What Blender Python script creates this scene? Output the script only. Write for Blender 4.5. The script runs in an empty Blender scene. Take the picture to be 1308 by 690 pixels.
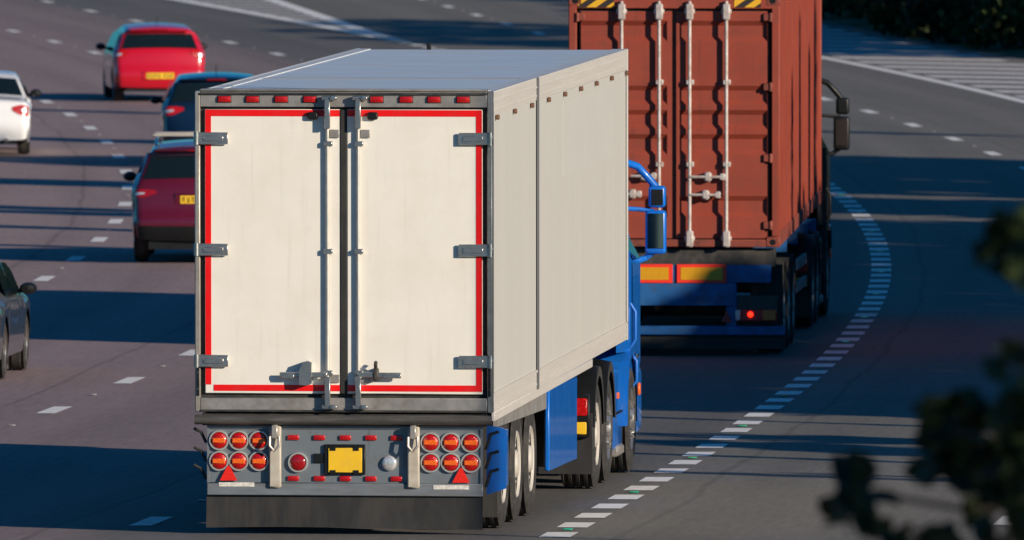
import bpy, bmesh, math, random
from mathutils import Vector, Matrix

random.seed(7)
R = math.radians
sc = bpy.context.scene
col = sc.collection

# ------------------------------------------------------------------ camera
FPX = 19450.0                      # focal length in photo pixels (1308 wide)
HC = 7.4                           # camera height on the footbridge
PITCH = math.atan(0.036)
CP, SP = math.cos(PITCH), math.sin(PITCH)
cam_d = bpy.data.cameras.new('camera')
cam_d.sensor_width = 36.0
cam_d.lens = FPX / 1308 * 36.0
cam_d.clip_start = 1.0
cam_d.clip_end = 5000
cam_d.dof.use_dof = True
cam_d.dof.focus_distance = 133.0
cam_d.dof.aperture_fstop = 9.0
cam = bpy.data.objects.new('camera', cam_d)
cam.location = (0, 0, HC)
cam.rotation_euler = (R(90) - PITCH, 0, 0)
col.objects.link(cam)
sc.camera = cam

# ------------------------------------------------------------------ light
SUN_A, SUN_E = R(40), R(16)        # sun stands right of and behind the camera
SUN = Vector((math.cos(SUN_A) * math.cos(SUN_E), -math.sin(SUN_A) * math.cos(SUN_E), math.sin(SUN_E)))
w = bpy.data.worlds.new('World'); sc.world = w; w.use_nodes = True
nt = w.node_tree
sky = nt.nodes.new('ShaderNodeTexSky'); sky.sky_type = 'NISHITA'; sky.sun_disc = False
sky.sun_elevation = SUN_E
sky.sun_rotation = math.atan2(SUN.x, SUN.y)
sky.ozone_density = 6.0; sky.air_density = 1.0; sky.dust_density = 0.3
tint = nt.nodes.new('ShaderNodeMix'); tint.data_type = 'RGBA'; tint.blend_type = 'MULTIPLY'; tint.inputs[0].default_value = 1.0
tint.inputs[7].default_value = (0.20, 0.81, 1.0, 1)          # the deep, clear blue of the picture's shade
nt.links.new(sky.outputs[0], tint.inputs[6]); nt.links.new(tint.outputs[2], nt.nodes['Background'].inputs[0])
nt.nodes['Background'].inputs[1].default_value = 0.074
sun_d = bpy.data.lights.new('sun', 'SUN'); sun_d.energy = 5.0; sun_d.angle = R(0.5); sun_d.color = (1.0, 0.86, 0.68)
sun = bpy.data.objects.new('sun', sun_d); col.objects.link(sun)
sun.rotation_euler = (-SUN).to_track_quat('-Z', 'Y').to_euler()
sun.location = (60, -40, 60)
sc.view_settings.view_transform = 'Standard'
sc.view_settings.look = 'None'
sc.view_settings.gamma = 1.0
sc.view_settings.exposure = 0.2
sc.cycles.use_denoising = True
sc.cycles.max_bounces = 6

# ------------------------------------------------------------------ materials
def mat(name, rgb, rough=0.5, metal=0.0, var=0.0, scale=8.0, bump=0.0, bscale=60.0, coat=0.0, dirt=None, dscale=2.0,
        damt=0.5, stretch=(1, 1, 1), spec=0.5, emit=None, estr=0.0, alpha_noise=None):
    m = bpy.data.materials.new(name); m.use_nodes = True
    n = m.node_tree; b = n.nodes['Principled BSDF']; L = n.links.new
    b.inputs['Roughness'].default_value = rough; b.inputs['Metallic'].default_value = metal
    b.inputs['Coat Weight'].default_value = coat; b.inputs['Coat Roughness'].default_value = 0.06
    b.inputs['Specular IOR Level'].default_value = spec
    b.inputs['Base Color'].default_value = (*rgb, 1)
    if emit: b.inputs['Emission Color'].default_value = (*emit, 1); b.inputs['Emission Strength'].default_value = estr
    tc = n.nodes.new('ShaderNodeTexCoord'); mp = n.nodes.new('ShaderNodeMapping'); mp.inputs['Scale'].default_value = stretch
    L(tc.outputs['Object'], mp.inputs[0])
    cur = None
    if var > 0:
        t = n.nodes.new('ShaderNodeTexNoise'); t.inputs['Scale'].default_value = scale; t.inputs['Detail'].default_value = 5
        L(mp.outputs[0], t.inputs[0])
        r = n.nodes.new('ShaderNodeValToRGB'); r.color_ramp.elements[0].position = 0.3; r.color_ramp.elements[1].position = 0.7
        r.color_ramp.elements[0].color = (*[c * (1 - var) for c in rgb], 1); r.color_ramp.elements[1].color = (*[min(1, c * (1 + var)) for c in rgb], 1)
        L(t.outputs[0], r.inputs[0]); cur = r.outputs[0]
    if dirt:
        t = n.nodes.new('ShaderNodeTexNoise'); t.inputs['Scale'].default_value = dscale; t.inputs['Detail'].default_value = 8; t.inputs['Roughness'].default_value = 0.65
        L(mp.outputs[0], t.inputs[0])
        r = n.nodes.new('ShaderNodeValToRGB'); r.color_ramp.elements[0].position = 0.46; r.color_ramp.elements[1].position = 0.74
        r.color_ramp.elements[0].color = (0, 0, 0, 1); r.color_ramp.elements[1].color = (damt, damt, damt, 1)
        L(t.outputs[0], r.inputs[0])
        x = n.nodes.new('ShaderNodeMix'); x.data_type = 'RGBA'
        L(r.outputs[0], x.inputs[0]); x.inputs[7].default_value = (*dirt, 1)
        if cur: L(cur, x.inputs[6])
        else: x.inputs[6].default_value = (*rgb, 1)
        cur = x.outputs[2]
        q = n.nodes.new('ShaderNodeMapRange'); q.inputs[3].default_value = rough; q.inputs[4].default_value = min(1, rough + 0.4)
        L(r.outputs[0], q.inputs[0]); L(q.outputs[0], b.inputs['Roughness'])
    if cur: L(cur, b.inputs['Base Color'])
    if bump > 0:
        t = n.nodes.new('ShaderNodeTexNoise'); t.inputs['Scale'].default_value = bscale; t.inputs['Detail'].default_value = 3
        L(tc.outputs['Object'], t.inputs[0])
        q = n.nodes.new('ShaderNodeBump'); q.inputs['Strength'].default_value = bump; q.inputs['Distance'].default_value = 0.01
        L(t.outputs[0], q.inputs['Height']); L(q.outputs[0], b.inputs['Normal'])
    return m

def leaf_mat(name, rgb, var=0.5, trans=0.2):
    m = bpy.data.materials.new(name); m.use_nodes = True
    n = m.node_tree; b = n.nodes['Principled BSDF']; L = n.links.new
    b.inputs['Roughness'].default_value = 0.6; b.inputs['Specular IOR Level'].default_value = 0.3
    g = n.nodes.new('ShaderNodeNewGeometry'); r = n.nodes.new('ShaderNodeValToRGB')
    r.color_ramp.elements[0].color = (*[c * (1 - var) for c in rgb], 1)
    r.color_ramp.elements[1].color = (rgb[0] * (1 + var) * 1.3, rgb[1] * (1 + var), rgb[2] * (1 + var * .4), 1)
    L(g.outputs['Random Per Island'], r.inputs[0]); L(r.outputs[0], b.inputs['Base Color'])
    t = n.nodes.new('ShaderNodeBsdfTranslucent'); L(r.outputs[0], t.inputs[0])
    x = n.nodes.new('ShaderNodeMixShader'); x.inputs[0].default_value = trans
    L(b.outputs[0], x.inputs[1]); L(t.outputs[0], x.inputs[2]); L(x.outputs[0], n.nodes['Material Output'].inputs[0])
    return m

def asphalt_mat():
    m = bpy.data.materials.new('asphalt'); m.use_nodes = True
    n = m.node_tree; b = n.nodes['Principled BSDF']; L = n.links.new
    uv = n.nodes.new('ShaderNodeUVMap'); uv.uv_map = 'road'
    sep = n.nodes.new('ShaderNodeSeparateXYZ'); L(uv.outputs[0], sep.inputs[0])
    tc = n.nodes.new('ShaderNodeTexCoord')
    # resurfacing strips: colour by distance from the diverge line (lane by lane)
    wob = n.nodes.new('ShaderNodeTexNoise'); wob.inputs['Scale'].default_value = 0.12; L(tc.outputs['Object'], wob.inputs[0])
    a = n.nodes.new('ShaderNodeMath'); a.operation = 'MULTIPLY_ADD'; L(wob.outputs[0], a.inputs[0]); a.inputs[1].default_value = 0.35; L(sep.outputs[0], a.inputs[2])
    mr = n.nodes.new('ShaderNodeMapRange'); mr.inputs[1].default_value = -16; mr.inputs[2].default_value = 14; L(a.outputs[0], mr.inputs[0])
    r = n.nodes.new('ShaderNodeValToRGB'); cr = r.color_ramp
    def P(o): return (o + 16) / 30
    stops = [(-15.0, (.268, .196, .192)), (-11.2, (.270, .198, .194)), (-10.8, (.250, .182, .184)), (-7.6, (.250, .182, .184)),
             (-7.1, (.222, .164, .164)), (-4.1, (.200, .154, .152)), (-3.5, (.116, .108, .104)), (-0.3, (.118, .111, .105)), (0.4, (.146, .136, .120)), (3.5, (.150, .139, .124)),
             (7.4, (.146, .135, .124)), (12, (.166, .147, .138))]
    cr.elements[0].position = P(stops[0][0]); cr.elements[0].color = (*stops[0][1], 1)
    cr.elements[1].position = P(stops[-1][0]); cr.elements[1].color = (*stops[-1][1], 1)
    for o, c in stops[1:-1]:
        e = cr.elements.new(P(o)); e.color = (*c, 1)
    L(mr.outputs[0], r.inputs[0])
    # wheel tracks: two polished strips in each lane
    tr = n.nodes.new('ShaderNodeMath'); tr.operation = 'MULTIPLY'; L(a.outputs[0], tr.inputs[0]); tr.inputs[1].default_value = 2 * math.pi / 1.85
    cs = n.nodes.new('ShaderNodeMath'); cs.operation = 'SINE'; L(tr.outputs[0], cs.inputs[0])
    # long smears along the direction of travel
    mp = n.nodes.new('ShaderNodeMapping'); mp.inputs['Scale'].default_value = (1.6, 0.05, 1); L(uv.outputs[0], mp.inputs[0])
    sm = n.nodes.new('ShaderNodeTexNoise'); sm.inputs['Scale'].default_value = 1.0; sm.inputs['Detail'].default_value = 6; L(mp.outputs[0], sm.inputs[0])
    big = n.nodes.new('ShaderNodeTexNoise'); big.inputs['Scale'].default_value = 0.35; big.inputs['Detail'].default_value = 6; L(tc.outputs['Object'], big.inputs[0])
    fine = n.nodes.new('ShaderNodeTexNoise'); fine.inputs['Scale'].default_value = 26; fine.inputs['Detail'].default_value = 5; fine.inputs['Roughness'].default_value = .8; L(tc.outputs['Object'], fine.inputs[0])
    def mul(x, k, y):
        q = n.nodes.new('ShaderNodeMath'); q.operation = 'MULTIPLY_ADD'; L(x, q.inputs[0]); q.inputs[1].default_value = k
        if isinstance(y, float): q.inputs[2].default_value = y
        else: L(y, q.inputs[2])
        return q.outputs[0]
    def joint(o0, width, depth, v):
        q = n.nodes.new('ShaderNodeMath'); q.operation = 'COMPARE'; L(a.outputs[0], q.inputs[0]); q.inputs[1].default_value = o0; q.inputs[2].default_value = width
        return mul(q.outputs[0], -depth, v)
    v = mul(cs.outputs[0], 0.06, 0.50)
    for o0 in (-11.6, -8.0, -4.25, .75, 4.4): v = joint(o0, .035, .22, v)
    mp2 = n.nodes.new('ShaderNodeMapping'); mp2.inputs['Scale'].default_value = (14, 1.1, 1); L(uv.outputs[0], mp2.inputs[0])
    gr = n.nodes.new('ShaderNodeTexNoise'); gr.inputs['Scale'].default_value = 1.0; gr.inputs['Detail'].default_value = 7; gr.inputs['Roughness'].default_value = .85; L(mp2.outputs[0], gr.inputs[0])
    v = mul(sm.outputs[0], 0.40, v); v = mul(big.outputs[0], 0.22, v); v = mul(fine.outputs[0], 0.30, v); v = mul(gr.outputs[0], 1.30, v)
    v = mul(v, 1.0, -0.59)
    mixc = n.nodes.new('ShaderNodeVectorMath'); mixc.operation = 'SCALE'; L(r.outputs[0], mixc.inputs[0]); L(v, mixc.inputs['Scale'])
    L(mixc.outputs[0], b.inputs['Base Color'])
    b.inputs['Roughness'].default_value = 0.85; b.inputs['Specular IOR Level'].default_value = 0.35
    bp = n.nodes.new('ShaderNodeBump'); bp.inputs['Strength'].default_value = 0.25; bp.inputs['Distance'].default_value = 0.006
    L(fine.outputs[0], bp.inputs['Height']); L(bp.outputs[0], b.inputs['Normal'])
    return m

M = dict(
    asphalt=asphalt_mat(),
    paint=mat('road_paint', (.86, .84, .81), .7, var=.06, scale=6, dirt=(.36, .34, .33), dscale=9, damt=.55),
    paint_old=mat('road_paint_worn', (.74, .71, .69), .7, var=.12, scale=6, dirt=(.18, .17, .17), dscale=7, damt=.8),
    grass=mat('grass', (.05, .075, .025), .9, var=.5, scale=3, bump=.6, bscale=20),
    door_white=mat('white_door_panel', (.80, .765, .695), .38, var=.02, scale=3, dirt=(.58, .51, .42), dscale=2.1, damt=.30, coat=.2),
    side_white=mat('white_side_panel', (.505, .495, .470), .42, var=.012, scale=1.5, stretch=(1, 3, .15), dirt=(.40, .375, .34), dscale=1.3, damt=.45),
    rail=mat('pale_aluminium_rail', (.60, .57, .54), .4, metal=.15, var=.05, scale=2, stretch=(1, .4, 8), dirt=(.36, .32, .28), dscale=5, damt=.5),
    roof=mat('pale_roof_sheet', (.62, .65, .70), .35, var=.04, scale=1.2, dirt=(.45, .45, .46), dscale=1.1, damt=.5),
    galv=mat('galvanised_steel', (.30, .29, .28), .45, metal=.35, var=.18, scale=9, dirt=(.12, .10, .085), dscale=6, damt=.7),
    post_metal=mat('brushed_post_metal', (.42, .39, .35), .35, metal=.5, var=.1, scale=10, dirt=(.2, .17, .13), dscale=8, damt=.6),
    stainless=mat('stainless_steel', (.55, .54, .53), .25, metal=.9, var=.1, scale=14, dirt=(.2, .17, .14), dscale=18, damt=.6),
    rod=mat('bright_rod_steel', (.62, .60, .56), .3, metal=.6, var=.1, scale=10, dirt=(.3, .25, .2), dscale=14, damt=.5),
    dark_steel=mat('dark_steel', (.045, .043, .042), .55, metal=.3, var=.3, scale=10, dirt=(.12, .10, .08), dscale=6, damt=.6),
    rubber=mat('black_rubber', (.018, .018, .018), .75, var=.3, scale=12, dirt=(.07, .062, .055), dscale=4, damt=.7, stretch=(1, 1, .3)),
    flap=mat('dusty_rubber_flap', (.016, .016, .017), .65, var=.25, scale=5, dirt=(.045, .041, .038), dscale=3, damt=.8, stretch=(2, 1, .5)),
    tyre=mat('tyre_rubber', (.022, .021, .021), .85, var=.3, scale=10, dirt=(.075, .067, .06), dscale=5, damt=.8),
    tape=mat('red_reflective_tape', (.78, .003, .003), .4, var=.05, scale=20, dirt=(.4, .03, .03), dscale=6, damt=.35),
    red=mat('red_lens', (.44, .004, .004), .22, var=.35, scale=70, coat=.5, bump=.5, bscale=90),
    deep_red=mat('dark_red_lens', (.28, .004, .006), .12, var=.2, scale=60, coat=.8),
    orange=mat('orange_lens', (.82, .13, .01), .22, coat=.5, var=.25, scale=70, bump=.4, bscale=90),
    clear=mat('clear_lens', (.7, .7, .72), .12, metal=.5, var=.25, scale=50, coat=1),
    red_lit=mat('lit_red_lens', (.6, .01, .01), .2, emit=(1, .02, .005), estr=3.0),
    plate=mat('yellow_plate', (.82, .50, .02), .45, var=.04, scale=8, dirt=(.55, .35, .05), dscale=14, damt=.4),
    white_plate=mat('white_strip', (.62, .60, .56), .6, var=.25, scale=40),
    panel=mat('blue_grey_panel', (.19, .22, .25), .38, metal=.25, var=.12, scale=4, dirt=(.10, .10, .10), dscale=4, damt=.7),
    panel_lip=mat('grey_panel_lip', (.20, .22, .245), .45, metal=.3, var=.15, scale=6, dirt=(.10, .095, .09), dscale=5, damt=.7, stretch=(.6, 1, 3)),
    cream_post=mat('cream_painted_post', (.48, .44, .37), .5, var=.06, scale=8, dirt=(.25, .20, .15), dscale=9, damt=.6),
    blue=mat('blue_paint', (.006, .135, .55), .3, var=.06, scale=3, coat=.6, dirt=(.012, .09, .30), dscale=4, damt=.6),
    dull_blue=mat('dull_blue_paint', (.012, .10, .30), .5, var=.2, scale=5, dirt=(.03, .045, .07), dscale=4, damt=.8),
    chrome=mat('chrome', (.8, .8, .8), .08, metal=1),
    white_rim=mat('white_rim', (.46, .43, .39), .45, var=.08, scale=10, dirt=(.35, .30, .24), dscale=12, damt=.6),
    silver_rim=mat('silver_rim', (.5, .5, .5), .28, metal=.8, var=.1, scale=20),
    container=mat('oxide_red_paint', (.272, .046, .024), .55, var=.10, scale=2.2, dirt=(.18, .036, .022), dscale=3.5, damt=.7, bump=.08, bscale=8),
    container_dark=mat('scuffed_oxide_red', (.22, .045, .028), .6, var=.15, scale=4, dirt=(.07, .03, .022), dscale=6, damt=.9),
    gasket=mat('door_gasket', (.035, .045, .04), .7, var=.2, scale=10),
    cont_rod=mat('grey_lock_bar', (.50, .46, .44), .5, metal=.2, var=.15, scale=10, dirt=(.28, .13, .09), dscale=12, damt=.7),
    caution=None,
    black=mat('black_plastic', (.007, .008, .009), .45, var=.2, scale=12, spec=.35),
    glass=mat('dark_glass', (.006, .012, .015), .05, spec=.45),
    mirror=mat('mirror_glass', (.10, .16, .17), .08, metal=1),
    red_paint=mat('red_car_paint', (.50, .002, .016), .3, coat=1.0, var=.03, scale=3),
    maroon=mat('maroon_car_paint', (.115, .005, .020), .3, coat=1.0, var=.05, scale=3, metal=.2),
    navy=mat('navy_car_paint', (.005, .016, .042), .25, coat=1.0, metal=.2),
    white_car=mat('white_car_paint', (.76, .77, .79), .3, coat=1.0, var=.02, scale=3),
    grey_car=mat('grey_car_paint', (.11, .12, .13), .3, coat=1.0, metal=.5, var=.04, scale=4),
    bark=mat('bark', (.07, .055, .042), .9, var=.3, scale=6, bump=.8, bscale=12),
    leaf_dark=leaf_mat('dark_leaf', (.016, .032, .011), .5, .08),
    leaf_belt=leaf_mat('belt_leaf', (.035, .06, .022), .4, .0),
    leaf_shrub=leaf_mat('shrub_leaf', (.045, .075, .026)),
    leaf_olive=leaf_mat('olive_leaf', (.075, .085, .028)),
    green_stud=mat('green_stud_glass', (.03, .35, .20), .15, coat=.5),
    stud=mat('stud_metal', (.45, .44, .43), .5, metal=.4, var=.2, scale=30),
)

def caution_mat():
    m = bpy.data.materials.new('caution_stripes'); m.use_nodes = True
    n = m.node_tree; b = n.nodes['Principled BSDF']; L = n.links.new
    tc = n.nodes.new('ShaderNodeTexCoord'); mp = n.nodes.new('ShaderNodeMapping'); mp.inputs['Rotation'].default_value = (0, R(-55), 0)
    L(tc.outputs['Object'], mp.inputs[0])
    wv = n.nodes.new('ShaderNodeTexWave'); wv.inputs['Scale'].default_value = 2.4; wv.bands_direction = 'X'; L(mp.outputs[0], wv.inputs[0])
    r = n.nodes.new('ShaderNodeValToRGB'); r.color_ramp.interpolation = 'CONSTANT'
    r.color_ramp.elements[0].color = (.03, .022, .02, 1); r.color_ramp.elements[1].position = .5; r.color_ramp.elements[1].color = (.75, .40, .02, 1)
    L(wv.outputs[0], r.inputs[0]); L(r.outputs[0], b.inputs['Base Color']); b.inputs['Roughness'].default_value = .5
    return m
M['caution'] = caution_mat()
def grime(m, tint, amount):                       # thin vertical runs and small soot specks over an existing base colour
    n = m.node_tree; b = n.nodes['Principled BSDF']; L = n.links.new
    src = b.inputs['Base Color'].links[0].from_socket
    tc = n.nodes.new('ShaderNodeTexCoord')
    def mask(stretch, scale, lo, hi, amt):
        mp = n.nodes.new('ShaderNodeMapping'); mp.inputs['Scale'].default_value = stretch; L(tc.outputs['Object'], mp.inputs[0])
        t = n.nodes.new('ShaderNodeTexNoise'); t.inputs['Scale'].default_value = scale; t.inputs['Detail'].default_value = 6; L(mp.outputs[0], t.inputs[0])
        r = n.nodes.new('ShaderNodeMapRange'); r.inputs[1].default_value = lo; r.inputs[2].default_value = hi; r.inputs[4].default_value = amt; L(t.outputs[0], r.inputs[0])
        return r.outputs[0]
    for mk_ in (mask((1, 1, .06), 16, .58, .80, amount), mask((1, 1, 1), 38, .70, .80, amount * 1.4)):
        x = n.nodes.new('ShaderNodeMix'); x.data_type = 'RGBA'; L(mk_, x.inputs[0]); L(src, x.inputs[6]); x.inputs[7].default_value = (*tint, 1); src = x.outputs[2]
    L(src, b.inputs['Base Color'])
grime(M['door_white'], (.36, .31, .25), .17)
grime(M['container'], (.07, .028, .02), .45)
grime(M['blue'], (.03, .05, .08), .45)
grime(M['panel'], (.05, .05, .05), .5)

# ------------------------------------------------------------------ mesh helpers
class MB:
    def __init__(s): s.bm = bmesh.new()
    def box(s, x0, x1, y0, y1, z0, z1, bev=0.0, seg=1):
        t = bmesh.new(); r = bmesh.ops.create_cube(t, size=1)
        for v in t.verts: v.co = Vector(((x0 + x1) / 2 + v.co.x * (x1 - x0), (y0 + y1) / 2 + v.co.y * (y1 - y0), (z0 + z1) / 2 + v.co.z * (z1 - z0)))
        if bev > 0: bmesh.ops.bevel(t, geom=list(t.edges), offset=bev, segments=seg, affect='EDGES', profile=.5)
        s.merge(t); return s
    def merge(s, t, mtx=None):
        if mtx: bmesh.ops.transform(t, matrix=mtx, verts=t.verts)
        mp = {v: s.bm.verts.new(v.co) for v in t.verts}
        for f in t.faces:
            try: s.bm.faces.new([mp[v] for v in f.verts])
            except ValueError: pass
        t.free()
    def path(s, pts, r, n=10, cap=True):
        pts = [Vector(p) for p in pts]; rs = r if isinstance(r, (list, tuple)) else [r] * len(pts)
        prev = None; rings = []; up = None
        for i, p in enumerate(pts):
            d = (pts[min(i + 1, len(pts) - 1)] - pts[max(i - 1, 0)]).normalized()
            if up is None:
                up = Vector((0, 0, 1)) if abs(d.z) < .9 else Vector((1, 0, 0))
            a = d.cross(up).normalized(); b = a.cross(d).normalized(); up = b
            rings.append([s.bm.verts.new(p + (a * math.cos(2 * math.pi * k / n) + b * math.sin(2 * math.pi * k / n)) * rs[i]) for k in range(n)])
        for A, B in zip(rings, rings[1:]):
            for k in range(n): s.bm.faces.new((A[k], A[(k + 1) % n], B[(k + 1) % n], B[k]))
        if cap: s.bm.faces.new(rings[0][::-1]); s.bm.faces.new(rings[-1])
        return s
    def lathe(s, prof, c, axis='x', n=32):
        # prof: list of (radius, offset along axis)
        c = Vector(c); rings = []
        for r, o in prof:
            ring = []
            for k in range(n):
                t = 2 * math.pi * k / n; a, b = r * math.cos(t), r * math.sin(t)
                ring.append(s.bm.verts.new(c + (Vector((o, a, b)) if axis == 'x' else Vector((a, o, b)) if axis == 'y' else Vector((a, b, o)))))
            rings.append(ring)
        for A, B in zip(rings, rings[1:]):
            for k in range(n): s.bm.faces.new((A[k], A[(k + 1) % n], B[(k + 1) % n], B[k]))
        for ring, rr in ((rings[0], prof[0][0]), (rings[-1], prof[-1][0])):
            if rr > 1e-4:
                try: s.bm.faces.new(ring)
                except ValueError: pass
        return s
    def prism(s, poly, a0, a1, plane='xz'):
        # extrude a polygon given in a plane along the third axis
        def P(u, v, a): return (u, a, v) if plane == 'xz' else (a, u, v) if plane == 'yz' else (u, v, a)
        A = [s.bm.verts.new(P(u, v, a0)) for u, v in poly]; B = [s.bm.verts.new(P(u, v, a1)) for u, v in poly]
        k = len(poly)
        s.bm.faces.new(A); s.bm.faces.new(B[::-1])
        for i in range(k): s.bm.faces.new((A[i], B[i], B[(i + 1) % k], A[(i + 1) % k]))
        return s
    def grid(s, fn, nu, nv):
        V = [[s.bm.verts.new(fn(i / nu, j / nv)) for j in range(nv + 1)] for i in range(nu + 1)]
        for i in range(nu):
            for j in range(nv): s.bm.faces.new((V[i][j], V[i + 1][j], V[i + 1][j + 1], V[i][j + 1]))
        return s
    def quad(s, *pts): s.bm.faces.new([s.bm.verts.new(p) for p in pts]); return s
    def mesh(s, name, smooth=40, recalc=True):
        if recalc: bmesh.ops.recalc_face_normals(s.bm, faces=s.bm.faces)
        me = bpy.data.meshes.new(name); s.bm.to_mesh(me); s.bm.free()
        if smooth:
            me.shade_smooth(); me.set_sharp_from_angle(angle=R(smooth))
        return me

def obj(name, mb, m, parent=None, loc=(0, 0, 0), rot=(0, 0, 0), smooth=40):
    me = mb.mesh(name, smooth) if isinstance(mb, MB) else mb
    if not me.materials: me.materials.append(M[m] if isinstance(m, str) else m)
    o = bpy.data.objects.new(name, me); col.objects.link(o)
    o.location = loc; o.rotation_euler = rot
    if parent: o.parent = parent
    return o
def thing(name, label, cat, group=None, mtx=None):
    o = bpy.data.objects.new(name, None); col.objects.link(o); o.empty_display_size = .3
    o['label'] = label; o['category'] = cat
    if group: o['group'] = group
    if mtx is not None: o.matrix_world = mtx
    return o
def box(name, b, m, parent, bev=.004, **k): return obj(name, MB().box(*b, bev=bev), m, parent, **k)

# ------------------------------------------------------------------ the lie of the land
def Dd(d):                                    # road surface below the optical axis, at distance d
    def p(d):
        t = (d - 200) / 100
        return 0.1966 - 3.4631 * t - .6073 * t * t + .1564 * t ** 3
    return p(d)
def gz(y):                                    # road height
    def p(d): return HC - d * SP - Dd(d) * CP
    if y < 120:
        z0 = p(120); s = (p(121) - p(119)) / 2; k = 120 - y
        return z0 - s * k + s * min(k, 120) ** 2 / 240
    if y > 390:
        s = (p(391) - p(389)) / 2
        return p(390) + s * 60 * (1 - math.exp(-(y - 390) / 60))
    return p(y)
def gslope(y): return (gz(y + 2) - gz(y - 2)) / 4
def zx(y):                                    # x of the diverge line
    def p(d):
        t = (d - 200) / 100
        return 4.8274 + 3.2637 * t - 6.16 * t * t - 1.865 * t ** 3 + .9965 * t ** 4
    if y < 125: return p(125) + (p(126) - p(124)) / 2 * (y - 125) - .0002 * (125 - y) ** 2
    if y > 400: return p(400) + (p(401) - p(399)) / 2 * (y - 400) - .0004 * (y - 400) ** 2
    return p(y)
def zh(y): return (zx(y + 1) - zx(y - 1)) / 2
def gap(y):                                   # opening of the gore beyond its nose
    k = max(0, y - 329)
    return .058 * k * k / (k + 6) if k > 0 else 0
def rp(o, y, dz=0.0, slip=False):             # point on the road: offset o from the diverge line
    if slip: o += gap(y)
    h = zh(y); c = 1 / math.sqrt(1 + h * h)
    return Vector((zx(y) + o * c, y - o * h * c, gz(y) + dz))
def frame(x, y, heading):
    s = gslope(y + 3)
    return Matrix.Translation((x, y, gz(y))) @ Matrix.Rotation(-heading, 4, 'Z') @ Matrix.Rotation(math.atan(s), 4, 'X')

# road sheet
offs = [-17.5, -14.8, -13, -11.05, -9.2, -7.4, -5.5, -3.7, -1.8, 0, 1.8, 3.7, 5.5, 7.3, 9.2, 11.2]
ys = [-40 + 4 * i for i in range(40)] + [120 + 2.0 * i for i in range(160)] + [440 + 8 * i for i in range(30)]
bm = bmesh.new(); uvl = bm.loops.layers.uv.new('road'); rows = []; seen = {}
for y in ys:
    row = []
    for o in offs:
        p = rp(o, y, 0, o > 0); v = bm.verts.new(p); seen[v] = (o, y); row.append(v)
    rows.append(row)
for A, B in zip(rows, rows[1:]):
    for j in range(len(offs) - 1):
        f = bm.faces.new((A[j], A[j + 1], B[j + 1], B[j]))
        for l in f.loops: l[uvl].uv = seen[l.vert]
me = bpy.data.meshes.new('road'); bm.to_mesh(me); bm.free(); me.shade_smooth()
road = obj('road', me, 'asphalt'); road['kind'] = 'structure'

# verges and the ground to the horizon (one sheet, just under the road, rising as a bank on the right)
gofs = [-900, -300, -80, -40, -24, -19, -17.4, 11.1, 12.2, 14, 17, 22, 30, 60, 300, 900]
def grise(o):
    if -18 <= o <= 12: return -.03
    if o > 12: return min(2.2, (o - 12) * .14)
    return -.03
bm = bmesh.new(); rows = []
for y in [-300, -150, -60, -40] + [-20 + 10 * i for i in range(64)] + [640, 700, 900, 1500, 3000]:
    yy = min(max(y, -40), 660)
    rows.append([bm.verts.new((rp(o, yy, 0, o > 0).x, y if abs(o) > 40 else rp(o, yy).y + (y - yy), gz(yy) + grise(o))) for o in gofs])
for A, B in zip(rows, rows[1:]):
    for j in range(len(gofs) - 1): bm.faces.new((A[j], A[j + 1], B[j + 1], B[j]))
me = bpy.data.meshes.new('verge_ground'); bm.to_mesh(me); bm.free(); me.shade_smooth()
ground = obj('verge_ground', me, 'grass'); ground['kind'] = 'structure'

# painted markings: every mark a sheet of its own 4 mm above the asphalt
def stripe(name, o0, o1, y0, y1, m='paint', step=3.0, slip=False, skew=0.0, oc=None):
    n = max(1, int(abs(y1 - y0) / step)); mb = MB(); L = []; Rr = []
    for i in range(n + 1):
        y = y0 + (y1 - y0) * i / n
        a, b = (o0, o1) if oc is None else oc(y)
        L.append(mb.bm.verts.new(rp(a, y, .005, slip))); Rr.append(mb.bm.verts.new(rp(b, y + skew, .005, slip)))
    for i in range(n): mb.bm.faces.new((L[i], Rr[i], Rr[i + 1], L[i + 1]))
    return obj(name, mb, m, road, smooth=0)
y = 129.93 - 2.04 * 3
i = 0
while y < 330:                                   # 1 m on, 1 m off diverge line
    stripe('diverge_mark', -.135, .135, y - .52, y + .52, step=1.1)
    if i % 4 == 3:
        obj('road_stud', MB().box(-.045, .045, -.05, .05, 0, .014, bev=.005), 'green_stud', road, loc=rp(.0, y + 1.02, .004))
    y += 2.04; i += 1
# each lane line is set out from a mark read off the photograph, every 9 m (here 8.7 as fitted)
for o, y0, step in ((-3.75, 132.4, 8.9), (-7.45, 159.2, 8.5), (-11.1, 201.8, 7.8), (3.7, 257.3, 7.75)):
    k0 = int((y0 - 118) / step); y = y0 - k0 * step
    while y < 425:
        slip = o > 0
        stripe('lane_mark', o - .10, o + .10, y - .95, y + .95, slip=slip)
        obj('road_stud', MB().box(-.035, .035, -.045, .045, 0, .010, bev=.004), 'stud', road, loc=rp(o, y + step * .5, .004, slip))
        y += step
stripe('edge_line', 7.15, 7.40, -40, 460, slip=True)
stripe('edge_line', -14.85, -14.65, -40, 460)
stripe('edge_line', 0, 0, 329, 440, oc=lambda y: (-.16 - .012 * (y - 329), .20 - .012 * (y - 329)))
stripe('edge_line', 0, 0, 329, 440, slip=True, oc=lambda y: (-.16, .20))
y = 333
while y < 420:                                   # chevron bars inside the gore
    a = .16 - .012 * (y - 329); b = gap(y) - .10
    if b - a > .25: stripe('hatch_bar', a, b, y, y + .9, 'paint_old', step=1, skew=-(b - a) * .55)
    y += 2.6
y = 226
while y < 400:                                   # hatched strip along the far edge
    stripe('hatch_bar', 7.55, 10.7, y, y + 1.5, 'paint_old', step=2, slip=True, skew=-2.6)
    y += 3.3

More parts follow.
